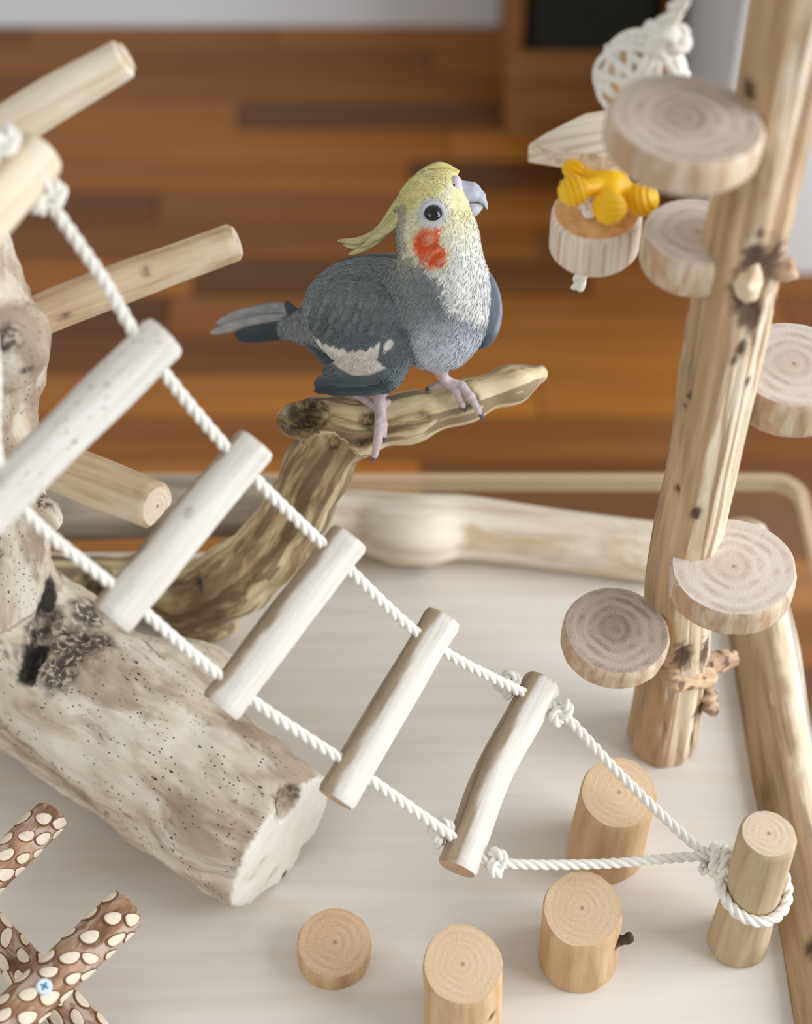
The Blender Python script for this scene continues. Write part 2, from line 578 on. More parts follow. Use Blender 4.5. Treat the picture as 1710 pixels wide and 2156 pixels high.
M['post'] = wood('post_bark_stripped', (232, 220, 198), (218, 200, 170), (176, 144, 108), blotch=(206, 178, 142), strip=(196, 162, 120), streak=(150, 112, 74), along=9, across=110, crack=1.0, mark=(72, 50, 38), contrast=(0.28, 0.62))
M['post_low'] = wood('post_foot_wood', (226, 204, 168), (212, 184, 144), (176, 140, 100), along=9, across=140, crack=0.3, mark=(96, 70, 56))
M['slice_side'] = wood('slice_rind', (226, 212, 192), (206, 186, 160), (168, 140, 110), along=30, across=160, crack=0.1, blotch=(186, 148, 114), blotchscale=50, blotchrange=(.5, .62))
M['slice_a'] = sawn('slice_grey_rings', (208, 193, 177), (190, 172, 155), (128, 106, 92), 1150.0, stain=(128, 104, 90), ringmix=.8)
M['slice_b'] = sawn('slice_pale_rings', (228, 218, 208), (216, 203, 191), (180, 152, 132), 1050.0, stain=(198, 176, 160), ringmix=0.75)
M['stump_side'] = wood('stump_bark_stripped', (222, 196, 156), (206, 174, 132), (176, 140, 98), along=9, across=110, crack=0.1, mark=(66, 48, 36))
M['stump_top'] = sawn('stump_sawn_top', (228, 202, 164), (214, 184, 142), (190, 152, 108), 1900.0, ringmix=0.4)
M['puck_top'] = sawn('puck_sawn_top', (222, 192, 152), (206, 172, 130), (176, 132, 88), 1500.0, ringmix=0.5)
M['peg_side'] = wood('peg_bark_stripped', (214, 196, 166), (194, 172, 138), (166, 142, 110), along=9, across=130, crack=0.15)
M['peg_top'] = sawn('peg_sawn_top', (226, 206, 182), (214, 190, 164), (186, 152, 122), 2000.0)
M['drift'] = wood('speckled_driftwood', (234, 226, 210), (216, 202, 180), (168, 146, 124), blotch=(164, 142, 122), along=16, across=60, speck=0.9, crack=0.5, contrast=(0.32, 0.62), blotchscale=22, blotchrange=(0.44, 0.60), mark=(58, 52, 46), face=(236, 232, 220), markmix=(196, 182, 164))
M['drift_face'] = plain('driftwood_cut_face', (226, 222, 210), 0.8, 0.2, 90.0, 0.06)
M['branch'] = wood('streaked_branch', (226, 210, 170), (202, 180, 138), (112, 90, 66), blotch=(132, 108, 82), streak=(116, 94, 70), along=10, across=80, crack=0.5, contrast=(0.36, 0.58), blotchscale=20, blotchrange=(0.5, 0.68), mark=(46, 40, 34), markmix=(150, 124, 82))
M['branch_dark'] = wood('hollow_branch_end', (120, 98, 62), (86, 70, 48), (50, 44, 38), along=20, across=80, crack=0.3)
M['backlog'] = wood('bleached_back_log', (232, 222, 204), (216, 202, 180), (178, 156, 126), blotch=(196, 172, 138), along=9, across=70, crack=0.1, contrast=(0.26, 0.6))
M['greylog'] = wood('grey_weathered_log', (196, 182, 164), (172, 158, 140), (124, 112, 100), blotch=(150, 140, 130), along=9, across=90, crack=0.2)
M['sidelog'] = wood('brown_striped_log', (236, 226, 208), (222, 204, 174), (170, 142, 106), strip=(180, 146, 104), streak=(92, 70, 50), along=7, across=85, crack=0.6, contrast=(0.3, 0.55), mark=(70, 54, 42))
M['rope'] = plain('white_cotton_rope', (240, 236, 226), 0.95, 0.1, 900.0, 0.05)
M['bark'] = wood('pinkish_bark', (198, 166, 140), (164, 128, 100), (104, 76, 56), blotch=(196, 176, 162), along=60, across=140, crack=0.5, blotchscale=90, blotchrange=(.48, .6), mark=(70, 50, 40))
M['torn'] = wood('torn_bark', (214, 188, 160), (190, 158, 128), (120, 92, 74), along=40, across=120, crack=0.6)
M['peel'] = plain('peeled_wood', (232, 218, 194), 0.8, 0.2, 500.0, 0.05)
M['peel_rim'] = plain('bark_cut_rim', (122, 86, 60), 0.85, 0.1)
M['zinc'] = plain('zinc_screw_metal', (214, 224, 228), 0.35, 0.6)
M['screw_slot'] = plain('screw_slot_blue', (84, 150, 182), 0.5)
M['dark_knot'] = plain('dark_knot_wood', (66, 48, 40), 0.9, 0.1, 300.0, 0.4)
M['pale_knot'] = wood('pale_knot_wood', (238, 226, 204), (226, 206, 176), (196, 150, 110), along=60, across=100, crack=0.0)
M['yellow'] = plain('yellow_plastic', (250, 196, 22), 0.4, 0.4)
M['block'] = wood('ribbed_softwood', (236, 224, 206), (224, 208, 186), (190, 166, 136), along=6, across=420, crack=0.0, contrast=(0.35, 0.6))
M['disc_toy_top'] = wood('orange_tinted_pine', (236, 200, 146), (228, 184, 124), (206, 150, 88), along=6, across=260, crack=0.0)  # disc top: orange reflection of the yellow beads painted into the wood colour

# whitewashed board
t = NT('whitewashed_plywood')
n1 = t.noise(t.scale(t.objco(), (5, 110, 60)), 1.0, 4.0, 0.6, 0.3)
n2 = t.noise(t.objco(), 7.0, 2.0)
c = t.ramp(n1, [(0.3, rgba((221, 212, 200))), (0.52, rgba((226, 220, 211))), (0.75, rgba((229, 224, 216)))])
c = t.mix(t.math('MULTIPLY', t.fr(n2, 0.45, 0.7), 0.3), c, rgba((220, 211, 198)))
t.color(c); t.rough(0.5); t.bump(n1, 0.06, 0.0006)
M['board'] = t.m

# parquet planks, one hue per plank
def plankmat():
    t = NT('parquet_plank')
    oi = t.node('ShaderNodeObjectInfo')
    co = t.objco()
    n = t.noise(t.scale(co, (2.2, 36, 10)), 1.0, 5.0, 0.6, 0.4)
    a = t.ramp(oi.outputs['Random'], [(0.0, rgba((92, 56, 25))), (0.25, rgba((124, 75, 28))), (0.7, rgba((154, 94, 29))), (1.0, rgba((180, 114, 40)))])
    b = t.mix(1.0, a, t.ramp(n, [(0.25, (0.66, 0.64, 0.6, 1)), (0.7, (1.08, 1.08, 1.08, 1))]), 'MULTIPLY')
    t.color(b); t.rough(0.36); t.b.inputs['Specular IOR Level'].default_value = 0.35
    return t.m
M['plank'] = plankmat()
M['joint'] = plain('floor_joint', (58, 36, 22), 0.7)
M['wall'] = plain('cool_white_wall', (238, 243, 246), 0.9, 0.1, 2.0, 0.02)
M['wall2'] = plain('white_wall_return', (226, 228, 228), 0.9, 0.1, 2.0, 0.02)
M['boxwood'] = wood('box_brown_wood', (176, 126, 76), (156, 106, 60), (124, 80, 44), along=5, across=60, crack=0.0)
M['felt'] = plain('charcoal_felt', (54, 56, 50), 0.95, 0.1, 60.0, 0.1)
# glass
t = NT('clear_glass')
tr = t.node('ShaderNodeBsdfTransparent'); tr.inputs[0].default_value = (0.97, 0.985, 0.97, 1)
gl = t.node('ShaderNodeBsdfGlossy'); gl.inputs['Roughness'].default_value = 0.05
mx = t.node('ShaderNodeMixShader')
mx.inputs[0].default_value = 0.03; t.link(tr.outputs[0], mx.inputs[1]); t.link(gl.outputs[0], mx.inputs[2])
t.link(mx.outputs[0], t.n['Material Output'].inputs[0])
M['glass'] = t.m
t = NT('frosted_glass_rim')
t.color(rgba((238, 216, 180))); t.rough(0.35)
tr = t.node('ShaderNodeBsdfTransparent'); mx = t.node('ShaderNodeMixShader'); mx.inputs[0].default_value = 0.42
t.link(tr.outputs[0], mx.inputs[1]); t.link(t.b.outputs[0], mx.inputs[2]); t.link(mx.outputs[0], t.n['Material Output'].inputs[0])
M['glass_rim'] = t.m
M['steel'] = plain('brushed_steel', (170, 170, 168), 0.4, 0.5)

# ------------------------------------------------------------------ setting
FZ = -0.45
YB = 2.105
floor = box('floor', (-1.7, 0.2, FZ - 0.05), (1.9, YB, FZ - 0.0035), M['joint']); tag(floor, kind='structure')
y = 0.62
prow = 0
plank_meshes = {}
while y < YB - 0.005:
    y1 = min(y + 0.068, YB)
    x = -1.15 + random.uniform(-0.35, 0)
    while x < 1.25:
        L = random.choice((0.34, 0.46, 0.58, 0.70))
        key = (L, round(y1 - y, 3))
        cx, cy = x + L / 2, (y + y1) / 2
        if key not in plank_meshes:
            o = box('plank', (-L / 2 + .0008, -(y1 - y) / 2 + .0008, -0.014), (L / 2 - .0008, (y1 - y) / 2 - .0008, 0), M['plank'], None, 0.0012)
            plank_meshes[key] = o.data
        else:
            o = bpy.data.objects.new('plank', plank_meshes[key]); COL.objects.link(o)
        o.parent = floor
        o.location = (cx, cy, FZ)
        x += L
    y = y1; prow += 1

tag(box('wall_back', (-1.7, YB, FZ - 0.05), (1.9, YB + 0.06, 1.0), M['wall']), kind='structure')
tag(box('wall_right', (0.345, 1.545, FZ - 0.003), (1.9, YB, 1.0), M['wall2'], None, 0.004), kind='structure')

# wooden box with a dark felt bin against the wall
bx = thing('wooden_box', (0.24, 1.93, FZ), 'brown wooden open box with tall sides standing on the floor by the wall corner', 'box')
x0, x1, y0, y1 = 0.128, 0.335, 1.83, 2.08
box('front_panel', (x0, y0, FZ), (x1, y0 + .014, FZ + .115), M['boxwood'], bx, .002)
box('side_panel', (x0, y0 + .014, FZ), (x0 + .016, y1, FZ + .30), M['boxwood'], bx, .002)
box('side_panel', (x1 - .016, y0 + .014, FZ), (x1, y1, FZ + .30), M['boxwood'], bx, .002)
box('back_panel', (x0 + .016, y1 - .014, FZ), (x1 - .016, y1, FZ + .30), M['boxwood'], bx, .002)
box('bottom_panel', (x0 + .016, y0 + .014, FZ), (x1 - .016, y1 - .014, FZ + .012), M['boxwood'], bx)
fb = thing('felt_bin', (0.24, 1.95, FZ + .012), 'dark charcoal felt bin sitting inside the brown wooden box', 'bin')
import bmesh
def felt_bin():
    bm = bmesh.new()
    a, b = (x0 + .02, y0 + .02), (x1 - .02, y1 - .018)
    z0, z1 = FZ + .0125, FZ + .20
    def ring(i, z):
        pts = []
        for cx, cy, s0 in ((b[0] - .03, b[1] - .03, 0), (a[0] + .03, b[1] - .03, 90), (a[0] + .03, a[1] + .03, 180), (b[0] - .03, a[1] + .03, 270)):
            for k in range(5):
                an = math.radians(s0 + k * 22.5); pts.append(bm.verts.new((cx + (.03 - i) * math.cos(an), cy + (.03 - i) * math.sin(an), z)))
        return pts
    R = [ring(0, z0), ring(0, z1), ring(.003, z1 + .002), ring(.006, z1), ring(.006, z0 + .006)]
    for p, q in zip(R[:-1], R[1:]):
        for k in range(len(p)):
            bm.faces.new((p[k], p[(k + 1) % len(p)], q[(k + 1) % len(p)], q[k]))
    bm.faces.new(R[0][::-1]); bm.faces.new(R[-1])
    V = [v.co[:] for v in bm.verts]; bm.verts.index_update()
    F = [[v.index for v in f.verts] for f in bm.faces]; bm.free()
    return V, F
V, F = felt_bin()
mesh_obj('bin_body', V, F, M['felt'], fb, sharp=0.8)

# glass table under the gym
tbl = thing('glass_table', (-0.08, 0.42, FZ), 'low glass table with a pale frosted rounded rim under the whitewashed board', 'table')
TZ = -0.018
tx0, tx1, ty0, ty1 = -0.42, 0.262, 0.06, 0.778
def round_slab(x0, x1, y0, y1, r, z0, z1, n=8):
    pts = []
    for cx, cy, s0 in ((x1 - r, y1 - r, 0), (x0 + r, y1 - r, 90), (x0 + r, y0 + r, 180), (x1 - r, y0 + r, 270)):
        for k in range(n + 1):
            a = math.radians(s0 + 90 * k / n); pts.append((cx + r * math.cos(a), cy + r * math.sin(a)))
    return pts
def slab(name, pts, z0, z1, mat, parent):
    n = len(pts)
    V = [(p[0], p[1], z0) for p in pts] + [(p[0], p[1], z1) for p in pts]
    F = [tuple(range(n))[::-1], tuple(range(n, 2 * n))] + [(k, (k + 1) % n, n + (k + 1) % n, n + k) for k in range(n)]
    return mesh_obj(name, V, F, mat, parent, sharp=0.6, attrs={'grain': np.array(V)})
slab('table_top', round_slab(tx0 + .008, tx1 - .008, ty0 + .008, ty1 - .008, .014, 0, 0), TZ - .010, TZ, M['glass'], tbl)
po = round_slab(tx0, tx1, ty0, ty1, .020, 0, 0); pi_ = round_slab(tx0 + .0075, tx1 - .0075, ty0 + .0075, ty1 - .0075, .0145, 0, 0)
n = len(po)
V = [(p[0], p[1], TZ - .010) for p in po] + [(p[0], p[1], TZ - .001) for p in po] + [(p[0], p[1], TZ + .0002) for p in pi_] + [(p[0], p[1], TZ - .0102) for p in pi_]
F = [(r * n + k, r * n + (k + 1) % n, ((r + 1) % 4) * n + (k + 1) % n, ((r + 1) % 4) * n + k) for r in range(4) for k in range(n)]
mesh_obj('polished_rim', V, F, M['glass_rim'], tbl, sharp=0.6)
for lx, ly in ((-0.34, 0.14), (0.12, 0.14), (-0.34, 0.60), (0.12, 0.60)):
    log('table_leg', [(lx, ly, FZ), (lx, ly, TZ - .0101)], [.012, .012], M['steel'], M['steel'], tbl, seg=20, step=.05, lump=0, bev=.05)

# whitewashed board
bo = box('base_board', (-0.39, 0.10, TZ), (0.189, 0.690, 0.0), M['board'], None, 0.0012)
tag(bo, 'whitewashed plywood base board lying on the glass table under the gym', 'board')

# ------------------------------------------------------------------ logs on the board edges
pts = [on(20, 1080, .0015), on(240, 1070, .0015), on(420, 1066, .0015), on(560, 1068, .0015), on(700, 1072, .0015)]
gl_ = log('driftwood_log', pts, [.0190, .0193, .0197, .0192, .0188], M['greylog'], M['perch_cap'], None, 40, .004, .06, 30, .04, seed=4)
tag(gl_, 'grey weathered driftwood log lying behind the board and the curved branch', 'log')
pts = [on(650, 1098, .0195), on(760, 1100, .0195), on(870, 1118, .0225), on(980, 1112, .0195), on(1180, 1136, .0185), on(1410, 1165, .0182)]
bl = log('driftwood_log', pts, [.0185, .0192, .0226, .0193, .0180, .0178], M['backlog'], M['perch_cap'], None, 40, .004, .05, 30, .03,
         marks=[(on(870, 1196, .006), .009, .05)], seed=3)
tag(bl, 'bleached driftwood log with a knobbly bulge along the back edge of the board', 'log')
pts = [(.2062, .705, .000), (.2078, .62, .001), (.2065, .55, .001), (.2058, .47, .000), (.2068, .40, .001), (.2060, .30, .000), (.2060, .2, .000)]
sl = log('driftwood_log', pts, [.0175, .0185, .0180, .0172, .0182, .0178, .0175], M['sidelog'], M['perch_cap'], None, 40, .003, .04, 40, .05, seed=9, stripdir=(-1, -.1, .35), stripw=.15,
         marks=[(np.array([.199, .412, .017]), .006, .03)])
tag(sl, 'brown striped driftwood log along the board edge beside the rope peg', 'log')

# ------------------------------------------------------------------ speckled driftwood trunk with perches
def trunk():
    root = thing('driftwood_perch_stand', (-.2, .56, 0), 'big speckled driftwood trunk with a white sawn face and three stick perches', 'driftwood')
    E = on(588, 1772, .037); D = nrm(on(60, 1395, .050) - E)
    chain = [(E - D * .03, .0365), (E + D * .03, .0385), (E + D * .075, .041), (E + D * .12, .043), (on(60, 1395, .050), .045), (on(-120, 1330, .05), .046)]
    # upright stem: heights on a plane just behind the lying log
    ys = .580
    up = [(ony(20, 1360, ys), .036), (ony(-30, 1200, ys), .031), (ony(-38, 1080, ys), .028), (ony(-50, 900, ys), .0265), (ony(-42, 740, ys), .0260), (ony(-80, 640, ys), .0245), (ony(-118, 520, ys), .024), (ony(-140, 400, ys), .0225), (ony(-160, 250, ys), .021)]
    bones = [(chain[i][0], chain[i + 1][0], chain[i][1], chain[i + 1][1]) for i in range(len(chain) - 1)]
    bones2 = [(up[i][0], up[i + 1][0], up[i][1], up[i + 1][1]) for i in range(len(up) - 1)]
    knob1 = ony(28, 722, .556); knob2 = ony(88, 1085, .574); collar = on(150, 1345, .062)
    
    def solid(p):
        d = None
        for b in bones:
            e = sd_cone(p, *b); d = e if d is None else smin(d, e, .012)
        for b in bones2:
            d = smin(d, sd_cone(p, *b), .016)
        d = smin(d, sd_ell(p, knob1, (.016, .016, .022)), .012)
        d = smin(d, sd_ell(p, knob2, (.011, .010, .011)), .005)
        d = smin(d, sd_ell(p, collar, (.024, .022, .020)), .012)
        d = smin(d, sd_ell(p, on(390, 1430, .055), (.030, .02, .022)), .014)
        return np.maximum(d, (p - E) @ (-D) - .002)
    sf = lambda u, v: raysurf(solid, u, v, .55, 1.05)
    g1, g2_, g3 = sf(112, 1235), sf(92, 1330), sf(64, 1420)
    rotc = sf(155, 1350)
    nt = sf(607, 1690); slit0, slit1 = sf(604, 1880), sf(600, 1835)
    def fn(p):
        d = solid(p)
        d = d + .0024 * fbm(p * 38, 4, 3) + .0009 * fbm(p * 130, 8, 2)
        d = np.maximum(d, -sd_cone(p, g1, g2_, .0030, .0065))
        d = np.maximum(d, -sd_cone(p, g2_, g3, .0065, .0030))
        rot = np.clip(1 - np.linalg.norm((p - rotc) / np.array([.026, .026, .026]), axis=1), 0, 1)
        d = d + rot * (.006 * fbm(p * 150, 14, 2) + .001)
        d = np.maximum(d, -sd_ell(p, nt, (.0070, .0095, .0135)))
        d = np.maximum(d, -sd_cone(p, slit0, slit1, .0022, .0008))
        return np.maximum(d, (p - E) @ (-D) - .002)
    lo = np.array([-.31, .40, -.01]); hi = np.array([-.02, .66, .49])
    V, F = surface_nets(fn, lo, hi, .0022)
    V[:, 2] = np.maximum(V[:, 2], 0.0002)
    cutf = sstep_(np.abs((V - E) @ (-D) - .002), .0016, .0006)
    G = curve_grain(V, [chain, up])
    mk = np.zeros(len(V))
    for (c, r) in ((g1, .008), (g2_, .011), (g3, .008), ((g1 + g2_) / 2, .010), ((g2_ + g3) / 2, .010), (rotc, .021), (sf(185, 1290), .013), (sf(120, 1420), .014), (sf(200, 1350), .012), (nt, .0115), (slit0, .004), (sf(15, 715), .008), (sf(92, 1055), .006), (sf(60, 780), .004)):
        w = np.clip(1 - np.linalg.norm(V - c, axis=1) / r, 0, 1)
        mk = np.maximum(mk, np.clip(w * 2 + .5 * fbm(V * 300, 3, 2) * (w > 0), 0, 1))
    vd = np.zeros(len(V))
    for a_, b_, r_ in ((g1, g2_, .0058), (g2_, g3, .0058), (slit0, slit1, .0020), (nt + np.array([-.002, 0, -.005]), nt + np.array([.002, 0, -.007]), .0040)):
        vd = np.maximum(vd, sstep_(sd_cone(V, a_, b_, r_, r_) + .0010 * fbm(V * 260, 9, 2), .0008, -.0008))
    mesh_obj('trunk', V, F, [M['drift']], root, None, {'grain': G, 'mark': mk, 'cutface': cutf, 'void': vd})
    # perches
    a = ony(-70, 325, .575); b = on(268, 118, .400)
    kn = [(on(112, 250, .395), .0032, .06), (on(268, 88, .408), .004, .05)]
    log('perch', [a, a * .5 + b * .5 + np.array([0, 0, .001]), b], [.0092, .0090, .0080], M['perch_pale'], M['perch_cap'], root, 32, .002, .04, 60, .02, .35, kn, seed=11)
    a = ony(0, 700, .585); b = on(500, 508, .300)
    kn = [(ony(308, 573, .592), .0030, .06), (ony(137, 671, .580), .0034, .05), (ony(478, 562, .60), .0025, .05)]
    log('perch', [a, ony(220, 610, .594), b], [.0098, .0094, .0085], M['perch'], M['perch_cap'], root, 32, .002, .05, 50, .03, .22, kn, seed=12)
    a = ony(-20, 925, .582); b = on(332, 1066, .215)
    kn = [(on(210, 1042, .222), .003, .02)]
    log('perch', [a, b], [.0125, .0110], M['perch'], M['perch_cap'], root, 32, .002, .03, 50, .02, .16, kn, seed=13,
        shape=lambda ph, s: np.minimum(1.0, .62 / np.maximum(np.cos(ph - 1.05 * math.pi), 1e-3) * np.ones_like(ph)) if s > .0 else np.ones_like(ph))
trunk()

# ------------------------------------------------------------------ curved branch the bird stands on
PD = 0.845   # depth of the bird's perch
def branch():
    root = thing('driftwood_branch', on(430, 1300, 0), 'curved streaked driftwood branch with a hollow sawn end, carrying the cockatiel', 'driftwood')
    q = lambda u, v, d: at(u, v, d)
    g0 = on(60, 1215, .018); g1 = on(300, 1225, .018); g2 = on(420, 1255, .022)
    arm = [(g2, .0210), (q(500, 1218, .925), .0200), (q(575, 1150, .905), .0182), (q(630, 1070, .885), .0165), (q(668, 985, .865), .0165), (q(712, 915, PD + .005), .0155)]
    tip = [(q(668, 880, PD), .0100), (q(760, 900, PD), .0125), (q(860, 880, PD), .0115), (q(980, 846, PD + .004), .0102), (q(1080, 810, PD + .009), .0086), (q(1136, 787, PD + .013), .0052)]
    foot = [(g2, .019), (g1, .0150), (g0, .0140)]
    mk_b = lambda c: [(c[i][0], c[i + 1][0], c[i][1], c[i + 1][1]) for i in range(len(c) - 1)]
    B1, B2, B3 = mk_b(arm), mk_b(tip), mk_b(foot)
    spur0 = q(640, 886, PD - .004)
    hn = nrm(np.array([-.86, -.50, .10]))
    def fn(p):
        d = None
        for b in B1 + B2 + B3:
            e = sd_cone(p, *b); d = e if d is None else smin(d, e, .008)
        d = smin(d, sd_cone(p, q(720, 884, PD), q(622, 884, PD - .004), .0110, .0098), .006)
        d = smin(d, sd_ell(p, on(430, 1290, .008), (.022, .02, .012)), .01)
        d = d + .0010 * fbm(p * 45, 2, 3)
        d = np.maximum(d, -sd_ell(p, q(634, 872, PD - .0135), (.0150, .0105, .0090)))
        d = np.maximum(d, -sd_cone(p, q(632, 876, PD - .010), q(670, 880, PD), .0070, .004))
        d = np.maximum(d, -sd_ell(p, q(985, 838, PD - .0085), (.008, .0045, .0045)))
        return d
    V, F = surface_nets(fn, (-.24, .50, -.005), (.10, .72, .25), .0017)
    V[:, 2] = np.maximum(V[:, 2], 0.0002)
    G = curve_grain(V, [foot[::-1] + arm[1:], tip])
    mk = np.zeros(len(V))
    for (c, r) in ((q(638, 874, PD - .007), .0140), (q(985, 838, PD - .009), .008), (q(775, 885, PD - .012), .006), (q(765, 940, PD - .014), .006), (q(700, 940, PD - .012), .006), (q(430, 1225, .92), .008), (q(520, 1160, .905), .009), (q(560, 1120, .905), .008), (on(390, 1310, .008), .012), (on(200, 1220, .03), .012)):
        w = np.clip(1 - np.linalg.norm(V - c, axis=1) / r, 0, 1)
        mk = np.maximum(mk, np.clip(w * 2.2 + .5 * fbm(V * 250, 5, 2) * (w > 0), 0, 1))
    mesh_obj('branch', V, F, [M['branch']], root, None, {'grain': G, 'mark': mk, 'void': np.zeros(len(V))})
branch()

# ------------------------------------------------------------------ climbing post with slices
def climbing_post():
    PX, PY = .1415, .5487
    root = thing('climbing_post', (PX, PY, 0), 'tall pale stripped post with five round wood slice steps around it', 'post')
    pts = [(PX, PY, .0), (PX, PY, .03), (PX - .001, PY, .065), (PX - .003, PY, .10), (PX - .006, PY, .14), (PX - .005, PY, .20), (PX - .004, PY, .27), (PX - .003, PY, .33), (PX - .002, PY, .40), (PX - .001, PY, .46), (PX, PY, .53)]
    rad = [.0195, .0190, .0195, .0175, .0170, .0168, .0166, .0168, .0162, .0160, .0155]
    pb = [(np.array(pts[i]), np.array(pts[i + 1]), rad[i], rad[i + 1]) for i in range(len(pts) - 1)]
    psd = lambda p: np.min([sd_cone(p, *b) for b in pb], axis=0)
    def surf(u, v, r=.0165):
        return raysurf(psd, u, v, .45, 1.1)
    kn = [(surf(1592, 560), .0095, .16), (surf(1570, 625), .0085, .10), (surf(1632, 555), .0085, .12), (surf(1585, 665), .0075, .10), (surf(1465, 1082), .0034, .05), (surf(1600, 490), .0024, .03),
          (surf(1440, 1385), .0075, .12), (surf(1490, 1375), .0075, .10), (surf(1478, 1490), .008, .08), (surf(1560, 735), .0034, .05), (surf(1418, 1230), .0035, .05), (surf(1425, 1030), .0022, .05), (surf(1575, 190), .0034, .04), (surf(1455, 830), .0022, .05), (surf(1445, 850), .0022, .05), (surf(1545, 760), .0022, .05), (surf(1575, 805), .0024, .05)]
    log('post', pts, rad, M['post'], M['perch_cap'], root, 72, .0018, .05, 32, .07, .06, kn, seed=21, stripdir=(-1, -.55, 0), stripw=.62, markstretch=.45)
    # the big knot: pale stub in a dark hollow, broken bark stub beside it, torn bark near the foot
    def lumpy(name, c, r, mat, tilt=None, seed=1, cuts=()):
        c = np.asarray(c)
        def fn(p):
            d = sd_ell(p, c, r, tilt) + .0010 * fbm(p * 200, seed, 3)
            for (cp, cn) in cuts: d = np.maximum(d, (p - cp) @ nrm(cn))
            return d
        R = max(r) * 1.25
        V, F = surface_nets(fn, c - R, c + R, max(r) / 14)
        return mesh_obj(name, V, F, mat, root, None, {'grain': V - c, 'mark': np.zeros(len(V))})
    k0 = surf(1580, 594)
    tc = nrm(CAM - k0)
    lumpy('knot_stub', k0 + np.array([0, .003, -.001]), (.0056, .0072, .0098), M['pale_knot'], None, 3, [(k0 + tc * .0030, tc + np.array([-.35, 0, .35])), (k0 + tc * .0030, tc + np.array([.6, 0, -.1]))])
    lumpy('knot_stub', surf(1645, 572) + np.array([.002, .002, 0]), (.0072, .0048, .0052), M['torn'], None, 5, [(surf(1645, 572) + np.array([.0055, 0, .001]), (1, -.2, .5))])
    def chip(name, a, b, ra, rb, mat, seed, amp=.0018):
        a = np.asarray(a); b = np.asarray(b)
        fn = lambda p: sd_cone(p, a, b, ra, rb) + amp * fbm(p * np.array([90, 150, 210]), seed, 3)
        lo = np.minimum(a, b) - ra * 1.6 - .003; hi = np.maximum(a, b) + ra * 1.6 + .003
        V, F = surface_nets(fn, lo, hi, .0007)
        return mesh_obj(name, V, F, mat, root, None, {'grain': V - a, 'mark': sstep_(fbm(V * 240, seed + 3, 2), .25, .6) * .8})
    chip('torn_bark', surf(1420, 1418) + np.array([0, .005, -.002]), surf(1500, 1408) + np.array([.011, .006, 0]), .0065, .0045, M['torn'], 8)
    chip('torn_bark', surf(1430, 1440) + np.array([0, .004, 0]), surf(1480, 1436) + np.array([.002, .004, 0]), .0060, .0050, M['post_low'], 9)
    chip('torn_bark', surf(1478, 1470) + np.array([.002, .003, 0]), surf(1482, 1500) + np.array([.005, .001, 0]), .0045, .0034, M['torn'], 11)
    # slices: photo pixel of the top face centre, height of the top face, radius, thickness
    S = [((1446, 247), .410, .0292, .0150, 'slice_a', (.05, -.05), 31),
         ((1468, 487), .338, .0228, .0175, 'slice_b', (.0, -.02), 32),
         ((1672, 766), .258, .0280, .0200, 'slice_b', (.0, -.05), 33),
         ((1545, 1192), .166, .0305, .0165, 'slice_b', (-.03, -.06), 34),
         ((1297, 1325), .122, .0262, .0148, 'slice_a', (.04, -.12), 35)]
    for (uv, z, r, th, cap, tl, sd) in S:
        c = on(uv[0], uv[1], z)
        ax = nrm(np.array([tl[0], tl[1], 1.0]))
        log('slice_step', [c - ax * th, c - ax * th * .5, c], [r * .985, r, r * .99], M['slice_side'], M[cap], root, 64, .002, .035, 26, .012, .045, seed=sd, ref=(0.3, 1, 0))
climbing_post()

# ------------------------------------------------------------------ loose stumps
def stump(name, top, zt, base, r0, r1, label, mtop='stump_top', mside='stump_side', marks=(), seed=1, capn=None, lump=.035):
    t_ = on(top[0], top[1], zt); b_ = on(base[0], base[1], 0.0)
    root = log(name, [b_, b_ * .5 + t_ * .5, t_], [r0, (r0 + r1) / 2 * .985, r1], M[mside], M[mtop], None, 56, .002, lump, 30, .015, .05, marks, seed, capN=(np.array([0, 0, 1.0]), capn if capn is not None else np.array([0, 0, 1.0])), ref=(0, 1, 0))
    return tag(root, label, 'stump', 'cut wooden stumps standing on the board')
stump('wood_stump', (1304, 1668), .0575, (1272, 1793), .0198, .0192, 'plain tan stump standing under the two converging ladder ropes', seed=41, capn=(.02, -.22, 1))
st2 = stump('wood_stump', (1226, 1912), .050, (1216, 2016), .0198, .0190, 'tan stump with rough wood fibres on top and a dark twig stub at its side', seed=42, capn=(-.08, -.22, 1),
      marks=[(on(1232, 2066, .004), .0042, .05), (on(1250, 1868, .052), .0022, .1), (on(1305, 1975, .03), .007, .05)])
stump('wood_stump', (975, 2030), .055, (976, 2150), .0186, .0184, 'tan stump with a knot and a small dark slit in its sawn top', seed=43, capn=(.0, -.25, 1),
      marks=[(on(1008, 1993, .056), .0022, .12), (on(1000, 2030, .055), .0030, .1), (on(1035, 2140, .03), .003, .05)])
stump('wood_slice', (705, 1984), .0165, (704, 2014), .0183, .0186, 'short round wood slice with a dark stained rim near the white sawn log face', mtop='puck_top', seed=44, capn=(.02, -.12, 1),
      marks=[(on(757, 1930, .017), .006, .0)])
c_ = on(1308, 1980, .030)
V, F = surface_nets(lambda p: sd_cone(p, c_ - np.array([.004, 0, 0]), c_ + np.array([.003, -.001, .003]), .0036, .0026) + .0012 * fbm(p * 260, 6, 2), c_ - .012, c_ + .012, .0008)
mesh_obj('twig_stub', V, F, M['branch_dark'], st2, None, {'grain': V - c_, 'mark': np.zeros(len(V))})
# rope peg
pg_b = on(1553, 1985, 0); pg_t = on(1619, 1755, .101)
pg = log('rope_peg', [pg_b, pg_b * .6 + pg_t * .4, pg_t], [.0150, .0138, .0132], M['peg_side'], M['peg_top'], None, 48, .002, .03, 30, .015, .10, seed=51, capN=(np.array([0, 0, 1.0]), np.array([.05, -.06, 1])), ref=(0, 1, 0))
tag(pg, 'slim upright wooden peg with the ladder rope looped round it', 'peg')

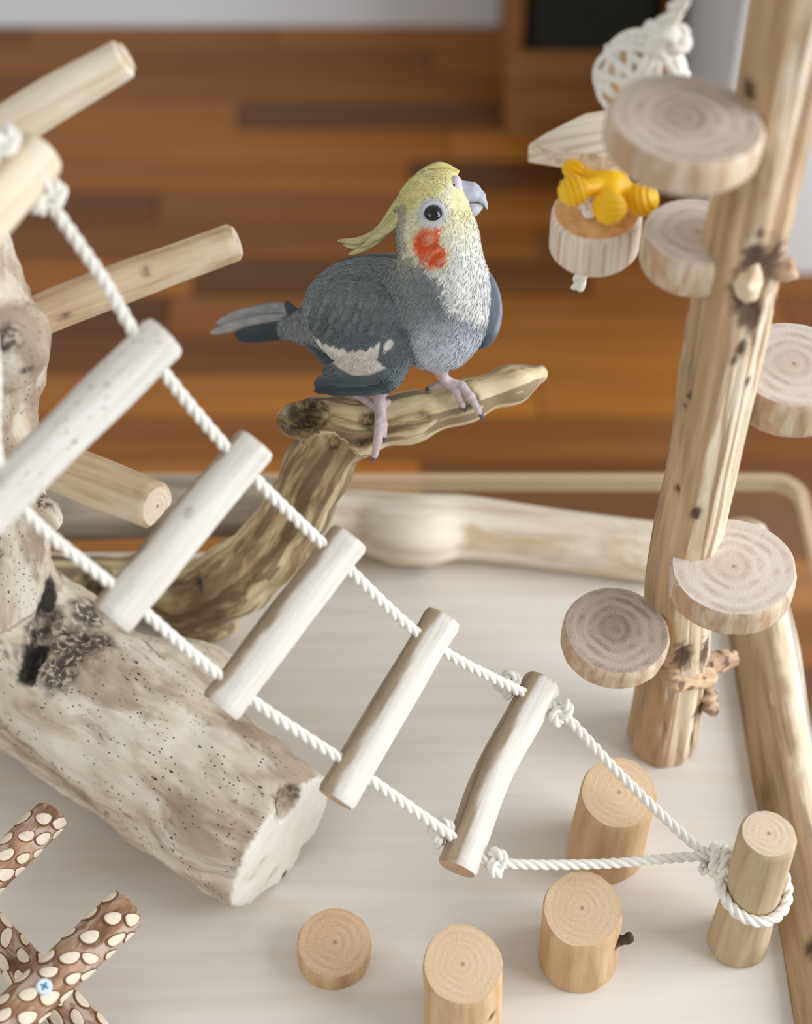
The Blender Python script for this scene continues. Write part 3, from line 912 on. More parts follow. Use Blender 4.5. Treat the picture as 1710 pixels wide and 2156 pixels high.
# ------------------------------------------------------------------ rope ladder
def ladder():
    RR = .0026
    spec = [  # near end px, far end px, height, radius, material, right hole px, left hole px, bow, tilt
        ((-85, 515), (84, 320), .385, .0108, 'perch_pale', (60, 352), (-50, 470), 0, .006),
        ((-50, 1098), (347, 706), .300, .0102, 'rung_speck', (313, 745), (18, 1035), 0, .018),
        ((233, 1302), (540, 932), .245, .0098, 'rung', (508, 978), (272, 1262), 0, .020),
        ((463, 1490), (738, 1130), .190, .0094, 'rung', (706, 1172), (502, 1455), 0, .020),
        ((706, 1684), (934, 1300), .140, .0092, 'rung', (900, 1352), (748, 1622), 0, .018),
        ((962, 1830), (1144, 1434), .088, .0096, 'rung', (1135, 1478), (988, 1788), .003, .014)]
    root = thing('rope_ladder', on(1045, 1825, 0), 'white cotton rope ladder with six bleached stick rungs hanging down to the peg', 'ladder')
    Rh, Lh, axes = [], [], []
    for i, (a, b, z, r, m, rh, lh, bow, tl) in enumerate(spec):
        A = on(*a, z - tl); B = on(*b, z + tl)
        mid = (A + B) / 2 + np.array([-bow, bow * .4, 0])
        ax = nrm(B - A)
        ab = np.array(b, float) - np.array(a)
        pr = lambda q: A + (B - A) * (((np.array(q, float) - np.array(a)) @ ab) / (ab @ ab))
        Rh.append(pr(rh)); Lh.append(pr(lh)); axes.append(ax)
        kn = []
        if i == 2: kn = [(on(400, 1080, z + r), .003, .03), (on(310, 1265, z), .006, .2)]
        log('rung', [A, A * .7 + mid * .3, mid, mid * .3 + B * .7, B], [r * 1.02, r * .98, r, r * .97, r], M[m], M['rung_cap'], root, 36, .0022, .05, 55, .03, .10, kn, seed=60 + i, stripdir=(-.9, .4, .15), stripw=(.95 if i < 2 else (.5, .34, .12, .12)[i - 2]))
    # knots under the first rung, and on both sides of the last
    def knot(c, size, ax, name='knot', r=RR):
        c = np.asarray(c); ax = nrm(ax); ay = nrm(np.cross(ax, [0.2, .3, .9])); az = np.cross(ax, ay)
        V, F = rope_geo(knot_pts(c, size, ay, az, ax, 60), r, step=.0012)
        return mesh_obj(name, V, F, M['rope'], root)
    k1 = on(98, 415, .375)
    d1 = nrm(Rh[1] - k1)
    knot(k1, .0060, d1, r=.0030)
    kp = on(-2, 303, .405)
    knot(kp, .0060, d1, r=.0030)
    rope('tie_rope', [Lh[0], Lh[0] * .5 + kp * .5 + np.array([-.004, -.004, .004]), kp], RR, M['rope'], root)
    rope('side_rope', [Rh[0], on(98, 392, .385), k1, k1 * .5 + Rh[1] * .5 + np.array([.0015, 0, -.001]), Rh[1], Rh[2], Rh[3], Rh[4], Rh[5]], RR, M['rope'], root)
    l0 = Lh[0]
    rope('side_rope', [l0, l0 * .5 + Lh[1] * .5, Lh[1], Lh[2], Lh[3], Lh[4], Lh[5]], RR, M['rope'], root)
    z6 = .088
    k = [Rh[5] + np.array([-.0135, .006, .004]), Rh[5] + np.array([.013, -.006, -.003]), Lh[5] + np.array([-.0125, .0055, .004]), Lh[5] + np.array([.0135, -.0065, -.003])]
    for c, ax in ((k[0], Rh[5] - Rh[4]), (k[1], np.array([.6, -.5, -.3])), (k[2], Lh[5] - Lh[4]), (k[3], np.array([1, 0, -.3]))):
        knot(c, .0054, ax)
    j = on(1470, 1795, .062)
    jr = j + np.array([0, .0022, .001]); jl = j + np.array([0, -.0022, 0])
    e = on(1545, 1815, .060)
    rope('tail_rope', [Rh[5], k[1], k[1] * .55 + jr * .45 + np.array([0, 0, -.003]), jr, on(1520, 1800, .064)], RR * .95, M['rope'], root)
    rope('tail_rope', [Lh[5], k[3], k[3] * .5 + jl * .5 + np.array([0, 0, -.004]), jl, on(1520, 1818, .062)], RR * .95, M['rope'], root)
    # whipping turns and the loop round the peg
    axd = nrm(on(1545, 1822, .061) - j); n1 = nrm(np.cross(axd, [0, 0, 1])); n2 = np.cross(axd, n1)
    t = np.linspace(0, 2 * np.pi * 3.2, 70)
    c0 = on(1488, 1805, .062)
    wp = c0 + axd * (t / t[-1] * .0145)[:, None] + .0062 * (np.cos(t)[:, None] * n1 + np.sin(t)[:, None] * n2)
    rope('whipping', wp, RR, M['rope'], root)
    f = .56
    pc = pg_b * (1 - f) + pg_t * f; pax = nrm(pg_t - pg_b)
    a = np.linspace(math.radians(-198), math.radians(165), 40)
    lr = .0165
    lp = np.array([pc + lr * np.array([math.cos(q), math.sin(q), 0]) + np.array([0, 0, -.006 * math.cos(q - math.radians(-60)) - .001]) for q in a])
    st = on(1520, 1808, .062)
    lp = np.vstack([st, lp, st + np.array([0, .004, .002])])
    rope('peg_loop', lp, RR * 1.05, M['rope'], root)
ladder()

# ------------------------------------------------------------------ bark branch perches by the trunk
def bark_rack():
    root = thing('bark_perch_rack', on(40, 2100, 0), 'reddish bark twigs with carved pale ovals screwed into a low rack', 'perch')
    def twig(a, b, za, zb, r, seed, n):
        A, B = on(*a, za), on(*b, zb)
        log('twig', [A, A * .5 + B * .5, B], [r, r * .98, r * .96], M['bark'], M['perch_cap'], root, 36, .0022, .05, 60, .03, .25, seed=seed)
        T = nrm(B - A); L = np.linalg.norm(B - A)
        tocam = nrm(CAM - (A + B) / 2); n1 = nrm(tocam - (tocam @ T) * T); n2 = np.cross(T, n1)
        rs = np.random.default_rng(seed)
        # carved ovals wrapped on the bark, in staggered rows
        rows = [(-1.15, .5), (-.3, 0), (.55, .5), (1.25, .1)]
        for (phi0, sh) in rows:
            k = 0
            while True:
                s = (.006 + (k + sh) * .0132) + rs.uniform(-.0012, .0012); k += 1
                if s > L - .003: break
                phi = phi0 + rs.uniform(-.14, .14)
                la, lb = rs.uniform(.0042, .0060), rs.uniform(.0036, .0048)
                tw = rs.uniform(.2, 1.0)
                for (sc, lift, mat, nm) in ((1.07, 1.022, M['peel_rim'], 'cut_rim'), (1.0, 1.030, M['peel'], 'carved_oval')):
                    V = []; F = []
                    rings = [0, .5, .85, 1.0]
                    ns = 14
                    for q in rings:
                        for j in range(ns):
                            an = 2 * np.pi * j / ns
                            ex, ey = la * sc * q * math.cos(an), lb * sc * q * math.sin(an) * (1.0 if math.sin(an) > 0 else .45)
                            x = ex * math.cos(tw) - ey * math.sin(tw); yv = ex * math.sin(tw) + ey * math.cos(tw)
                            p_ = phi + yv / r
                            rr = r * (lift if q < .9 else lift - .03) * (1.0)
                            V.append(A + T * min(max(s + x, .0005), L - .0008) + rr * (math.cos(p_) * n1 + math.sin(p_) * n2))
                    for i in range(len(rings) - 1):
                        for j in range(ns):
                            F.append((i * ns + j, i * ns + (j + 1) % ns, (i + 1) * ns + (j + 1) % ns, (i + 1) * ns + j))
                    mesh_obj(nm, V, F, mat, root)
        return A, B, T, n1
    twig((-160, 1817), (210, 2200), .042, .0105, .0098, 71, 5)
    twig((-135, 1958), (112, 1712), .056, .052, .0092, 72, 5)
    A, B, T, n1 = twig((-60, 2222), (272, 1908), .054, .054, .0108, 73, 8)
    c = on(100, 2083, .064)
    c = A + T * ((c - A) @ T) + n1 * .0108 * 1.0
    h = nrm(n1)
    sc = log('screw', [c - h * .003, c + h * .0011], [.0038, .0040], M['zinc'], M['zinc'], root, 24, .001, 0, 1, 0, .2)
    x = nrm(np.cross(h, [0.3, 1, 0])); yv = np.cross(h, x)
    for d1, d2 in ((x, yv), (yv, x)):
        V = [c + h * (.0012 + dz) + d1 * sx * .0018 + d2 * sy * .0005 for dz in (0, .0002) for sx in (-1, 1) for sy in (-1, 1)]
        F = [(0, 1, 3, 2), (4, 6, 7, 5), (0, 4, 5, 1), (2, 3, 7, 6), (0, 2, 6, 4), (1, 5, 7, 3)]
        mesh_obj('screw_slot', V, F, M['screw_slot'], sc, smooth=False)
bark_rack()

# ------------------------------------------------------------------ hanging toy
def toy():
    Y = .592
    root = thing('hanging_bird_toy', ony(1215, 610, Y), 'hanging bird toy of knotted rope, woven ball, wood pieces and yellow ribbed beads', 'toy')
    RR = .0030
    bc = ony(1350, 165, Y); br = .0170
    # rope up to the post
    top = np.array([.126, .572, .50])
    rope('rope', [ony(1392, 78, Y), ony(1418, 30, Y - .004), ony(1440, -15, Y - .010), ony(1475, -110, Y - .02), top], .0036, M['rope'], root)
    def kn(c, size, ax, r):
        ax = nrm(ax); ay = nrm(np.cross(ax, [.2, .3, .9])); az = np.cross(ax, ay)
        V, F = rope_geo(knot_pts(c, size, ay, az, ax, 60), r, step=.0014)
        return mesh_obj('knot', V, F, M['rope'], root)
    kn(ony(1408, 78, Y - .004), .0062, (.3, 0, 1), .0034)
    kn(ony(1385, 92, Y - .002), .0066, (1, .3, .4), .0034)
    kn(ony(1352, 108, Y), .0052, (.2, 1, .4), .0028)
    # woven ball: core and criss-crossing strips, each its own
    ico = []
    def fnb(p): return np.linalg.norm(p - bc, axis=1) - br * .93
    V, F = surface_nets(fnb, bc - br * 1.1, bc + br * 1.1, br / 12)
    mesh_obj('ball_core', V, F, M['disc_toy_top'], root, None, {'grain': V - bc, 'mark': np.zeros(len(V))})
    rs = np.random.default_rng(5)
    for k in range(22):
        nn = nrm(rs.normal(size=3)); x = nrm(np.cross(nn, [.3, .5, .8])); yv = np.cross(nn, x)
        tt = np.linspace(0, 2 * np.pi, 33)
        off = rs.uniform(-.45, .45) * br
        rr = math.sqrt(br * br - off * off) * (0.97 + .05 * (k % 3))
        pts = bc + nn * off + rr * (np.cos(tt)[:, None] * x + np.sin(tt)[:, None] * yv)
        V, F = sweep(pts, .00165, 6, .002)
        mesh_obj('woven_strip', V, F, M['rope'], root)
    # ribbed wooden block
    zt = (on(1112, 300, .352))[2]
    corners = [on(1112, 303, .352), on(1150, 278, .352), on(1232, 237, .352), on(1290, 228, .352), on(1420, 262, .352), on(1400, 320, .352), on(1290, 331, .352)]
    th = .0095
    V = [tuple(c) for c in corners] + [tuple(c - np.array([0, 0, th])) for c in corners]
    n = len(corners)
    F = [tuple(range(n)), tuple(range(n, 2 * n))[::-1]] + [(k, n + k, n + (k + 1) % n, (k + 1) % n) for k in range(n)]
    bm = bmesh.new(); vs = [bm.verts.new(v) for v in V]
    for f in F: bm.faces.new([vs[i] for i in f])
    bmesh.ops.recalc_face_normals(bm, faces=bm.faces[:])
    bmesh.ops.bevel(bm, geom=bm.edges[:], offset=.0012, segments=2, affect='EDGES', profile=.6)
    V = np.array([v.co[:] for v in bm.verts]); bm.verts.index_update(); F = [[v.index for v in f.verts] for f in bm.faces]; bm.free()
    gr = (V - V.mean(0)) @ np.array([[math.cos(.35), -math.sin(.35), 0], [math.sin(.35), math.cos(.35), 0], [0, 0, 1]])
    mesh_obj('wood_block', V, F, M['block'], root, None, {'grain': gr, 'mark': np.zeros(len(V))}, sharp=.5)
    # yellow jack with ribbed ball ends
    jc = ony(1288, 385, Y)
    knobs = [((1208, 402), -.012, .0066, (1, .2, .25)), ((1283, 437), -.017, .0070, (.25, .2, 1)), ((1353, 420), -.006, .0070, (.9, -.3, .5)), ((1212, 350), .006, .0060, (.6, .2, .8)), ((1310, 345), .01, .006, (0, 0, 1))]
    def jack(p):
        d = np.linalg.norm(p - jc, axis=1) - .0062
        for (uv, dy, r, _) in knobs:
            c = ony(uv[0], uv[1], Y + dy)
            d = smin(d, sd_cone(p, jc, c, .0045, .0036), .003)
        return d
    V, F = surface_nets(jack, jc - .03, jc + .03, .0011)
    hub = mesh_obj('bead_hub', V, F, M['yellow'], root)
    for (uv, dy, r, ax) in knobs:
        c = ony(uv[0], uv[1], Y + dy); ax = nrm(ax)
        nn = 64; A = np.linspace(-1, 1, nn)
        pts = [c + ax * r * .999 * a for a in A]
        prof = np.sqrt(np.maximum(0, 1 - A * A)) * r
        rib = 1 + .07 * np.sign(np.sin(A * 6 * math.pi)) * np.minimum(1, np.abs(np.sin(A * 6 * math.pi)) * 1.6)
        rad = np.maximum(prof * rib, .0002)
        x = nrm(np.cross(ax, [.3, .8, .2])); yv = np.cross(ax, x)
        ph = np.linspace(0, 2 * np.pi, 28, endpoint=False)
        V = np.vstack([pts[i] + rad[i] * (np.cos(ph)[:, None] * x + np.sin(ph)[:, None] * yv) for i in range(nn)])
        F = [(i * 28 + k, i * 28 + (k + 1) % 28, (i + 1) * 28 + (k + 1) % 28, (i + 1) * 28 + k) for i in range(nn - 1) for k in range(28)]
        mesh_obj('ribbed_bead', V, F, M['yellow'], root)
    # lower wooden disc, its knot on top and the rope end below
    ct = ony(1258, 442, Y); z0 = ct[2]
    log('wood_disc', [ct - np.array([0, 0, .021]), ct - np.array([0, 0, .011]), ct], [.0196, .0198, .0197], M['block'], M['disc_toy_top'], root, 56, .002, .012, 30, 0, .07, seed=81, ref=(0, 1, 0), capN=(None, np.array([-.05, -.10, 1])))
    kn(ct + np.array([-.003, -.002, .003]), .0042, (0, .2, 1), .0024)
    rope('rope_end', [ct - np.array([.006, 0, .016]), ony(1224, 572, Y), ony(1216, 606, Y)], .0031, M['rope'], root)
toy()

# ------------------------------------------------------------------ cockatiel
BD = .815
SB = BD / FPX
def bp(P):
    P = np.atleast_2d(np.asarray(P, float))
    d = BD - P[:, 2] * SB
    return CAM + d[:, None] * (((P[:, 0] - W / 2) / FPX)[:, None] * RT - ((P[:, 1] - H / 2) / FPX)[:, None] * UP + FW)

def inpoly(u, v, poly):
    r = np.zeros(len(u), bool); n = len(poly)
    for i in range(n):
        x1, y1 = poly[i]; x2, y2 = poly[(i + 1) % n]
        c = ((y1 > v) != (y2 > v)) & (u < (x2 - x1) * (v - y1) / (y2 - y1 + 1e-9) + x1)
        r ^= c
    return r

def polydist(u, v, poly):
    d = np.full(len(u), 1e9); n = len(poly)
    p = np.column_stack([u, v])
    for i in range(n):
        a = np.array(poly[i], float); b = np.array(poly[(i + 1) % n], float); ab = b - a
        t = np.clip(((p - a) @ ab) / (ab @ ab + 1e-9), 0, 1)
        d = np.minimum(d, np.linalg.norm(p - a - t[:, None] * ab, axis=1))
    return np.where(inpoly(u, v, poly), -d, d)

def sstep(x, a, b):
    t = np.clip((x - a) / (b - a), 0, 1); return t * t * (3 - 2 * t)

def feather_mat(name, rough=0.85, sheen=0.2):
    t = NT(name)
    c = t.attr('plumage', 'Color')
    v = t.scale(t.attr('flow'), (0.012, 0.16, 0.12))
    n = t.noise(v, 1.0, 4.0, 0.6, 0.6)
    n2 = t.noise(t.attr('flow'), 0.045, 3.0, 0.6, 0.5)
    c = t.mix(1.0, c, t.ramp(n, [(0.25, (0.74, 0.75, 0.76, 1)), (0.7, (1.14, 1.14, 1.13, 1))]), 'MULTIPLY')
    c = t.mix(1.0, c, t.ramp(n2, [(0.3, (0.84, 0.86, 0.87, 1)), (0.7, (1.10, 1.10, 1.09, 1))]), 'MULTIPLY')
    t.color(c); t.rough(rough)
    t.b.inputs['Sheen Weight'].default_value = sheen
    t.b.inputs['Specular IOR Level'].default_value = 0.15
    t.bump(n, 0.5, 0.0009)
    return t.m
M['plumage'] = feather_mat('plumage')
M['beak'] = plain('grey_beak', (176, 180, 190), 0.45, 0.4, 400.0, 0.06)
M['claw'] = plain('dark_claw', (88, 92, 102), 0.4, 0.4)
M['eye'] = plain('black_eye', (10, 9, 9), 0.08, 0.7)
M['eye_ring'] = plain('pale_eye_ring', (196, 200, 206), 0.8, 0.2)
M['nostril'] = plain('nostril_skin', (206, 196, 202), 0.7, 0.2)

def fuzz(parent, V, F, C, n, flow, keep, lens, seed=2):
    """soft contour feathers: fine barbs lying on the plumage"""
    rs = np.random.default_rng(seed)
    P4 = V[F]
    n0 = np.cross(P4[:, 2] - P4[:, 0], P4[:, 3] - P4[:, 1]); ar = np.linalg.norm(n0, axis=1)
    idx = rs.choice(len(F), n, p=ar / ar.sum())
    q = P4[idx]; w4 = rs.dirichlet((1, 1, 1, 1), n)
    P = (q * w4[:, :, None]).sum(1); N = n0[idx] / ar[idx][:, None]
    Cc = (C[F[idx]] * w4[:, :, None]).sum(1)
    k = keep(P); P, N, Cc = P[k], N[k], Cc[k]
    d = flow(P); d = d / (np.linalg.norm(d, axis=1)[:, None] + 1e-9)
    d = d + rs.normal(size=d.shape) * .22
    d = d - (d * N).sum(1)[:, None] * N; d /= np.linalg.norm(d, axis=1)[:, None] + 1e-9
    s_ = np.cross(d, N)
    L = (rs.uniform(*lens, len(P)) * np.where((P[:, 1] < 545) & (P[:, 0] > 835), .62, 1.0))[:, None]; wd = rs.uniform(1.3, 2.3, len(P))[:, None]
    a = P - N * .6; b = P + d * L * .55 + N * rs.uniform(.7, 1.8, len(P))[:, None]; c = P + d * L + N * rs.uniform(.2, 2.0, len(P))[:, None]
    VV = np.stack([a, b - s_ * wd, b + s_ * wd, c], 1).reshape(-1, 3)
    i4 = np.arange(len(P)) * 4
    FF = np.concatenate([np.column_stack([i4, i4 + 2, i4 + 1]), np.column_stack([i4 + 1, i4 + 2, i4 + 3])])
    Cv = np.repeat(Cc * rs.uniform(.90, 1.08, (len(P), 1)), 4, 0)
    o = mesh_obj('down_feathers', bp(VV), FF, M['plumage'], parent, None, {'plumage': np.column_stack([np.clip(Cv, 0, 1), np.ones(len(Cv))]), 'flow': VV * .3})
    o['kind'] = 'stuff'
    return o

def bird():
    foot1 = bp([(800, 905, -85)])[0]
    root = thing('cockatiel', foot1, 'grey cockatiel with yellow crest and orange cheek perched on the curved branch', 'bird')
    def rot2(deg):   # rotate in the picture plane
        a = math.radians(deg); c, s = math.cos(a), math.sin(a)
        return np.array([[c, -s, 0], [s, c, 0], [0, 0, 1.0]])
    def body(p):
        d = sd_ell(p, (909, 446, 62), (76, 87, 70))                      # skull
        d = smin(d, sd_ell(p, (932, 402, 62), (42, 49, 46)), 20)           # forehead
        d = smin(d, sd_ell(p, (947, 428, 62), (31, 36, 40)), 16)           # face to beak
        d = smin(d, sd_cone(p, (922, 502, 60), (932, 580, 40), 88, 92), 25)  # neck
        d = smin(d, sd_ell(p, (925, 650, 8), (104, 132, 104)), 40)         # breast and belly
        d = smin(d, sd_ell(p, (800, 655, -60), (160, 112, 96), rot2(8)), 50)  # back
        d = smin(d, sd_cone(p, (700, 680, -90), (610, 690, -170), 62, 26), 40)  # rump
        # thighs and shanks
        for th, an, foot in (((812, 790, -50), (799, 838, -72), (800, 862, -78)), ((925, 760, -40), (930, 790, -78), (945, 806, -88))):
            d = smin(d, sd_cone(p, th, an, 30, 11), 16)
            d = smin(d, sd_cone(p, an, foot, 11, 11), 6)
        toes = [[(800, 862, -78, 11), (798, 900, -62, 9.5), (795, 930, -62, 9), (789, 958, -74, 7.5)],
                [(802, 860, -78, 10), (808, 895, -66, 8), (809, 918, -72, 6)],
                [(798, 860, -80, 10), (770, 842, -86, 9), (742, 827, -96, 7)],
                [(800, 858, -80, 9), (816, 848, -88, 8.5)],
                [(945, 806, -88, 11), (972, 812, -80, 10), (992, 836, -74, 9), (1009, 868, -80, 7)],
                [(945, 806, -88, 10), (962, 828, -78, 8.5), (976, 854, -80, 6.5)],
                [(942, 804, -92, 10), (922, 810, -100, 7.5), (906, 816, -108, 6)]]
        for t in toes:
            for a, b in zip(t[:-1], t[1:]):
                d = smin(d, sd_cone(p, a[:3], b[:3], a[3], b[3]), 3.5)
        return d
    V, F = surface_nets(body, (570, 335, -210), (1050, 985, 160), 3.2)
    # light plumage relief
    nz = fbm(V * np.array([.05, .03, .04]), 9, 3)
    featherzone = sstep(V[:, 1], 795, 770)
    cenv = np.array([900, 600, 0.0])
    dirv = V - np.where(V[:, 1:2] < 540, np.array([[921, 446, 60.0]]), cenv); dirv /= np.linalg.norm(dirv, axis=1)[:, None] + 1e-9
    V = V + dirv * (nz * 2.2 * featherzone * np.where((V[:, 1] < 545) & (V[:, 0] > 835), .35, 1.0))[:, None]
    u, v, w = V.T
    j1 = fbm(np.column_stack([u * .05, v * .02, w * .03]), 21, 3)
    j2 = fbm(np.column_stack([(u + v) * .10, (u - v) * .016, w * .03]), 23, 2)
    C = np.tile(lin((136, 141, 143)), (len(V), 1))
    def paint(mask, c):
        nonlocal C
        C = C * (1 - mask[:, None]) + lin(c) * mask[:, None]
    # belly paler, bluish
    paint(sstep(v + j1 * 14, 640, 740) * sstep(u, 850, 900) * .95, (206, 211, 220))
    # white bib
    bib = [(834, 500), (846, 530), (880, 548), (905, 575), (930, 598), (945, 625), (950, 655), (975, 668), (1010, 680), (1090, 690), (1090, 300), (834, 300)]
    pd = polydist(u, v, bib) + j2 * 11
    paint(sstep(pd, 9, -7), (232, 231, 226))
    # lower edge of bib fades to grey
    paint(sstep(pd, -2, -30) * 0, (0, 0, 0))
    # yellow face and crown
    paint(sstep(v + .25 * (u - 930) + j1 * 9, 575, 470) * .55 * sstep(u, 1030, 985) * sstep(u, 818, 840), (232, 224, 164))
    crown = [(1000, 330), (965, 372), (940, 395), (915, 412), (880, 430), (845, 470), (825, 470), (820, 330)]
    paint(sstep(polydist(u, v, crown) + j1 * 6, 12, -12) * .85, (222, 210, 132))
    paint(sstep(np.hypot((u - 975) / 26, (v - 420) / 50), 1.2, .7) * .5, (226, 214, 140))
    # grey nape
    nape = [(852, 432), (858, 450), (850, 490), (858, 530), (840, 545), (815, 530), (820, 440)]
    paint(sstep(polydist(u, v, nape) + j1 * 5, 7, -7) * .75, (150, 150, 146))
    # orange cheek patch
    ck = [(882, 486), (900, 476), (929, 479), (926, 506), (944, 530), (937, 560), (905, 561), (880, 542), (868, 512)]
    st = fbm(np.column_stack([(u + v) * .16, (u - v) * .03, w * .02]), 31, 2)
    cd = polydist(u, v, ck) + st * 5
    paint(sstep(cd, 13, 4) * .35, (238, 214, 140))
    paint(sstep(cd, 4, -4) * np.clip(.92 + .35 * st, .45, 1), (232, 96, 44))
    # eye surround and lores
    paint(sstep(np.hypot(u - 912, v - 450), 36, 27) * .8 * (w > 20), (206, 208, 208))
    # legs
    leg = sstep(v + .12 * (u - 860) , 800, 820) * (sstep(w, -20, -40))
    legm = np.maximum(sstep(v, 826, 834) * sstep(u, 860, 850), sstep(v, 781, 790) * sstep(u, 885, 895))
    paint(legm, (214, 196, 196))
    # rump
    paint(sstep(u, 690, 640) * .7, (150, 154, 158))
    fuzz(root, V, F, C, 17000, lambda P: np.where(P[:, 1:2] < 560, P - np.array([[985, 405, 62.0]]), np.array([[-75.0, 110, -20]]) + 0 * P) , lambda P: (P[:, 1] < 778) & (np.hypot(P[:, 0] - 912, P[:, 1] - 450) > 27) & ~((P[:, 0] > 950) & (P[:, 1] < 440)), (9, 17))
    Wd = bp(V)
    col = np.column_stack([np.clip(C, 0, 1), np.ones(len(C))])
    # flow coordinates: grain runs down and back
    fl = np.column_stack([(u - v) * .7, (u + v) * .7, w])
    mesh_obj('body', Wd, F, M['plumage'], root, None, {'plumage': col, 'flow': fl})

    # --- wings
    def wing_near(p):
        q = p.copy()
        q[:, 2] = p[:, 2] - .30 * (p[:, 0] - 790) + .02 * (p[:, 1] - 690)
        d = sd_ell(q, (762, 682, 22), (112, 92, 34), rot2(14))
        d = smin(d, sd_ell(q, (812, 730, 30), (61, 98, 36), rot2(10)), 18)
        d = smin(d, sd_cone(q, (815, 795, 36), (700, 808, 22), 27, 19), 12)
        d = smin(d, sd_cone(q, (715, 800, 22), (680, 808, 16), 22, 17), 10)
        d = smin(d, sd_cone(q, (750, 770, 16), (700, 782, 8), 24, 18), 12)
        return d
    V, F = surface_nets(wing_near, (620, 565, -160), (900, 850, 190), 2.8)
    V = V + (fbm(V * np.array([.03, .06, .05]), 5, 3) * 1.6)[:, None] * np.array([[0, 0, 1.0]])
    u, v, w = V.T
    j1 = fbm(np.column_stack([u * .05, v * .02, w * .03]), 41, 3)
    C = np.tile(lin((106, 114, 117)), (len(V), 1))
    paint(sstep(v + j1 * 30 - .2 * (u - 760), 720, 620), (136, 141, 143))
    spikes = 13 * np.abs(((u / 17.0 + .3 * vnoise(np.column_stack([u * .02, u * 0, u * 0]), 3)) % 1.0) * 2 - 1) - 6
    wp = [(655, 700), (668, 716), (690, 726), (731, 738), (771, 738), (800, 722), (792, 757), (813, 775), (778, 789), (749, 792), (722, 781), (690, 754), (660, 724)]
    top = np.where(v < 757, spikes, 0)
    wd = polydist(u, v, wp) + top * .55 + j1 * 2
    paint(sstep(wd, 3, -3), (226, 218, 208))
    paint(sstep(np.hypot((u - 818 - (v - 727) * -.4) / 9, (v - 727) / 12), 1.15, .85), (224, 220, 212))
    # pale leading edge
    edge = polydist(u, v, [(838, 655), (866, 690), (873, 725), (866, 768), (835, 808), (800, 828), (700, 828), (700, 640)])
    paint(sstep(edge, -15, 0) * sstep(u, 820, 840) * .5, (150, 156, 166))
    paint(sstep(v, 792, 806) * .8 * sstep(u, 840, 800), (66, 76, 82))
    col = np.column_stack([np.clip(C, 0, 1), np.ones(len(C))])
    fl = np.column_stack([v * .9 - u * .3, u * .9 + v * .3, w])
    fuzz(root, V, F, C, 7000, lambda P: np.array([[-50.0, 100, -20]]) + 0 * P, lambda P: (P[:, 1] < 835) & ((polydist(P[:, 0], P[:, 1], wp) > 5) | (polydist(P[:, 0], P[:, 1], wp) < -9)) & (np.hypot(P[:, 0] - 820, P[:, 1] - 722) > 17), (6, 12))
    wn = mesh_obj('wing', bp(V), F, M['plumage'], root, None, {'plumage': col, 'flow': fl})

    def wing_far(p):
        d = sd_ell(p, (1000, 642, -52), (57, 92, 40), rot2(-8))
        d = smin(d, sd_ell(p, (1006, 700, -58), (34, 34, 26)), 12)
        return d
    V, F = surface_nets(wing_far, (920, 530, -130), (1080, 760, 20), 3.0)
    u, v, w = V.T
    C = np.tile(lin((96, 104, 112)), (len(V), 1))
    ed = np.hypot((u - 1000) / 57, (v - 642) / 92)
    paint(sstep(ed, .86, 1.0) * sstep(u, 1015, 1040) * .7, (150, 160, 176))
    paint(sstep(v, 690, 715) * .7, (52, 60, 68))
    col = np.column_stack([np.clip(C, 0, 1), np.ones(len(C))])
    wf = mesh_obj('wing', bp(V), F, M['plumage'], root, None, {'plumage': col, 'flow': np.column_stack([v, u, w])})

    # --- feather blades
    def blade(name, path, width, color, parent, thick=.22, up=None, tip=.3, color2=None):
        A = spline(np.asarray(path, float), 5.0)
        n = len(A)
        s = np.linspace(0, 1, n)
        T = np.gradient(A, axis=0); T /= np.linalg.norm(T, axis=1)[:, None]
        nn = np.array([0, 0, 1.0]) if up is None else nrm(up)
        S = np.cross(T, nn); S /= np.linalg.norm(S, axis=1)[:, None]
        Nn = np.cross(S, T)
        prof = width * np.minimum(1, .45 + s * 2.2) * np.sqrt(np.clip((1 - s) / tip, 0, 1) * (2 - np.clip((1 - s) / tip, 0, 1)) + 1e-4)
        ring = [(-1, 0), (-.5, .7), (0, 1.25), (.5, .7), (1, 0), (.5, -.6), (0, -.8), (-.5, -.6)]
        Vs = []
        for i in range(n):
            for (x, z) in ring:
                Vs.append(A[i] + S[i] * x * prof[i] + Nn[i] * z * thick * max(prof[i], .12 * width) * .5)
        k = len(ring)
        F = [(i * k + j, i * k + (j + 1) % k, (i + 1) * k + (j + 1) % k, (i + 1) * k + j) for i in range(n - 1) for j in range(k)]
        F.append(tuple(range(k))[::-1]); F.append(tuple((n - 1) * k + j for j in range(k)))
        Vs = np.array(Vs)
        c0 = lin(color); c1 = lin(color2 if color2 else color)
        tt = np.repeat(s, k)[:, None]
        Cc = c0 * (1 - tt) + c1 * tt
        fl = np.column_stack([np.repeat(s * n * 5, k), Vs[:, 1] * 1.2, Vs[:, 0] * .2])
        return mesh_obj(name, bp(Vs), F, M['plumage'], parent, None, {'plumage': np.column_stack([Cc, np.ones(len(Cc))]), 'flow': fl})
    # tail
    blade('tail_feather', [(660, 668, -130), (590, 650, -210), (520, 660, -290), (455, 682, -370)], 13, (150, 152, 156), root, color2=(186, 186, 186))
    blade('tail_feather', [(660, 680, -125), (590, 672, -205), (520, 680, -280), (442, 702, -360)], 12, (160, 161, 164), root, color2=(190, 188, 186))
    blade('tail_feather', [(660, 690, -130), (600, 688, -190), (540, 697, -250), (492, 705, -300)], 13, (70, 80, 88), root, color2=(62, 74, 82))
    blade('tail_feather', [(670, 700, -120), (610, 702, -180), (550, 709, -240), (500, 713, -290)], 12, (66, 78, 86), root, color2=(58, 72, 82))
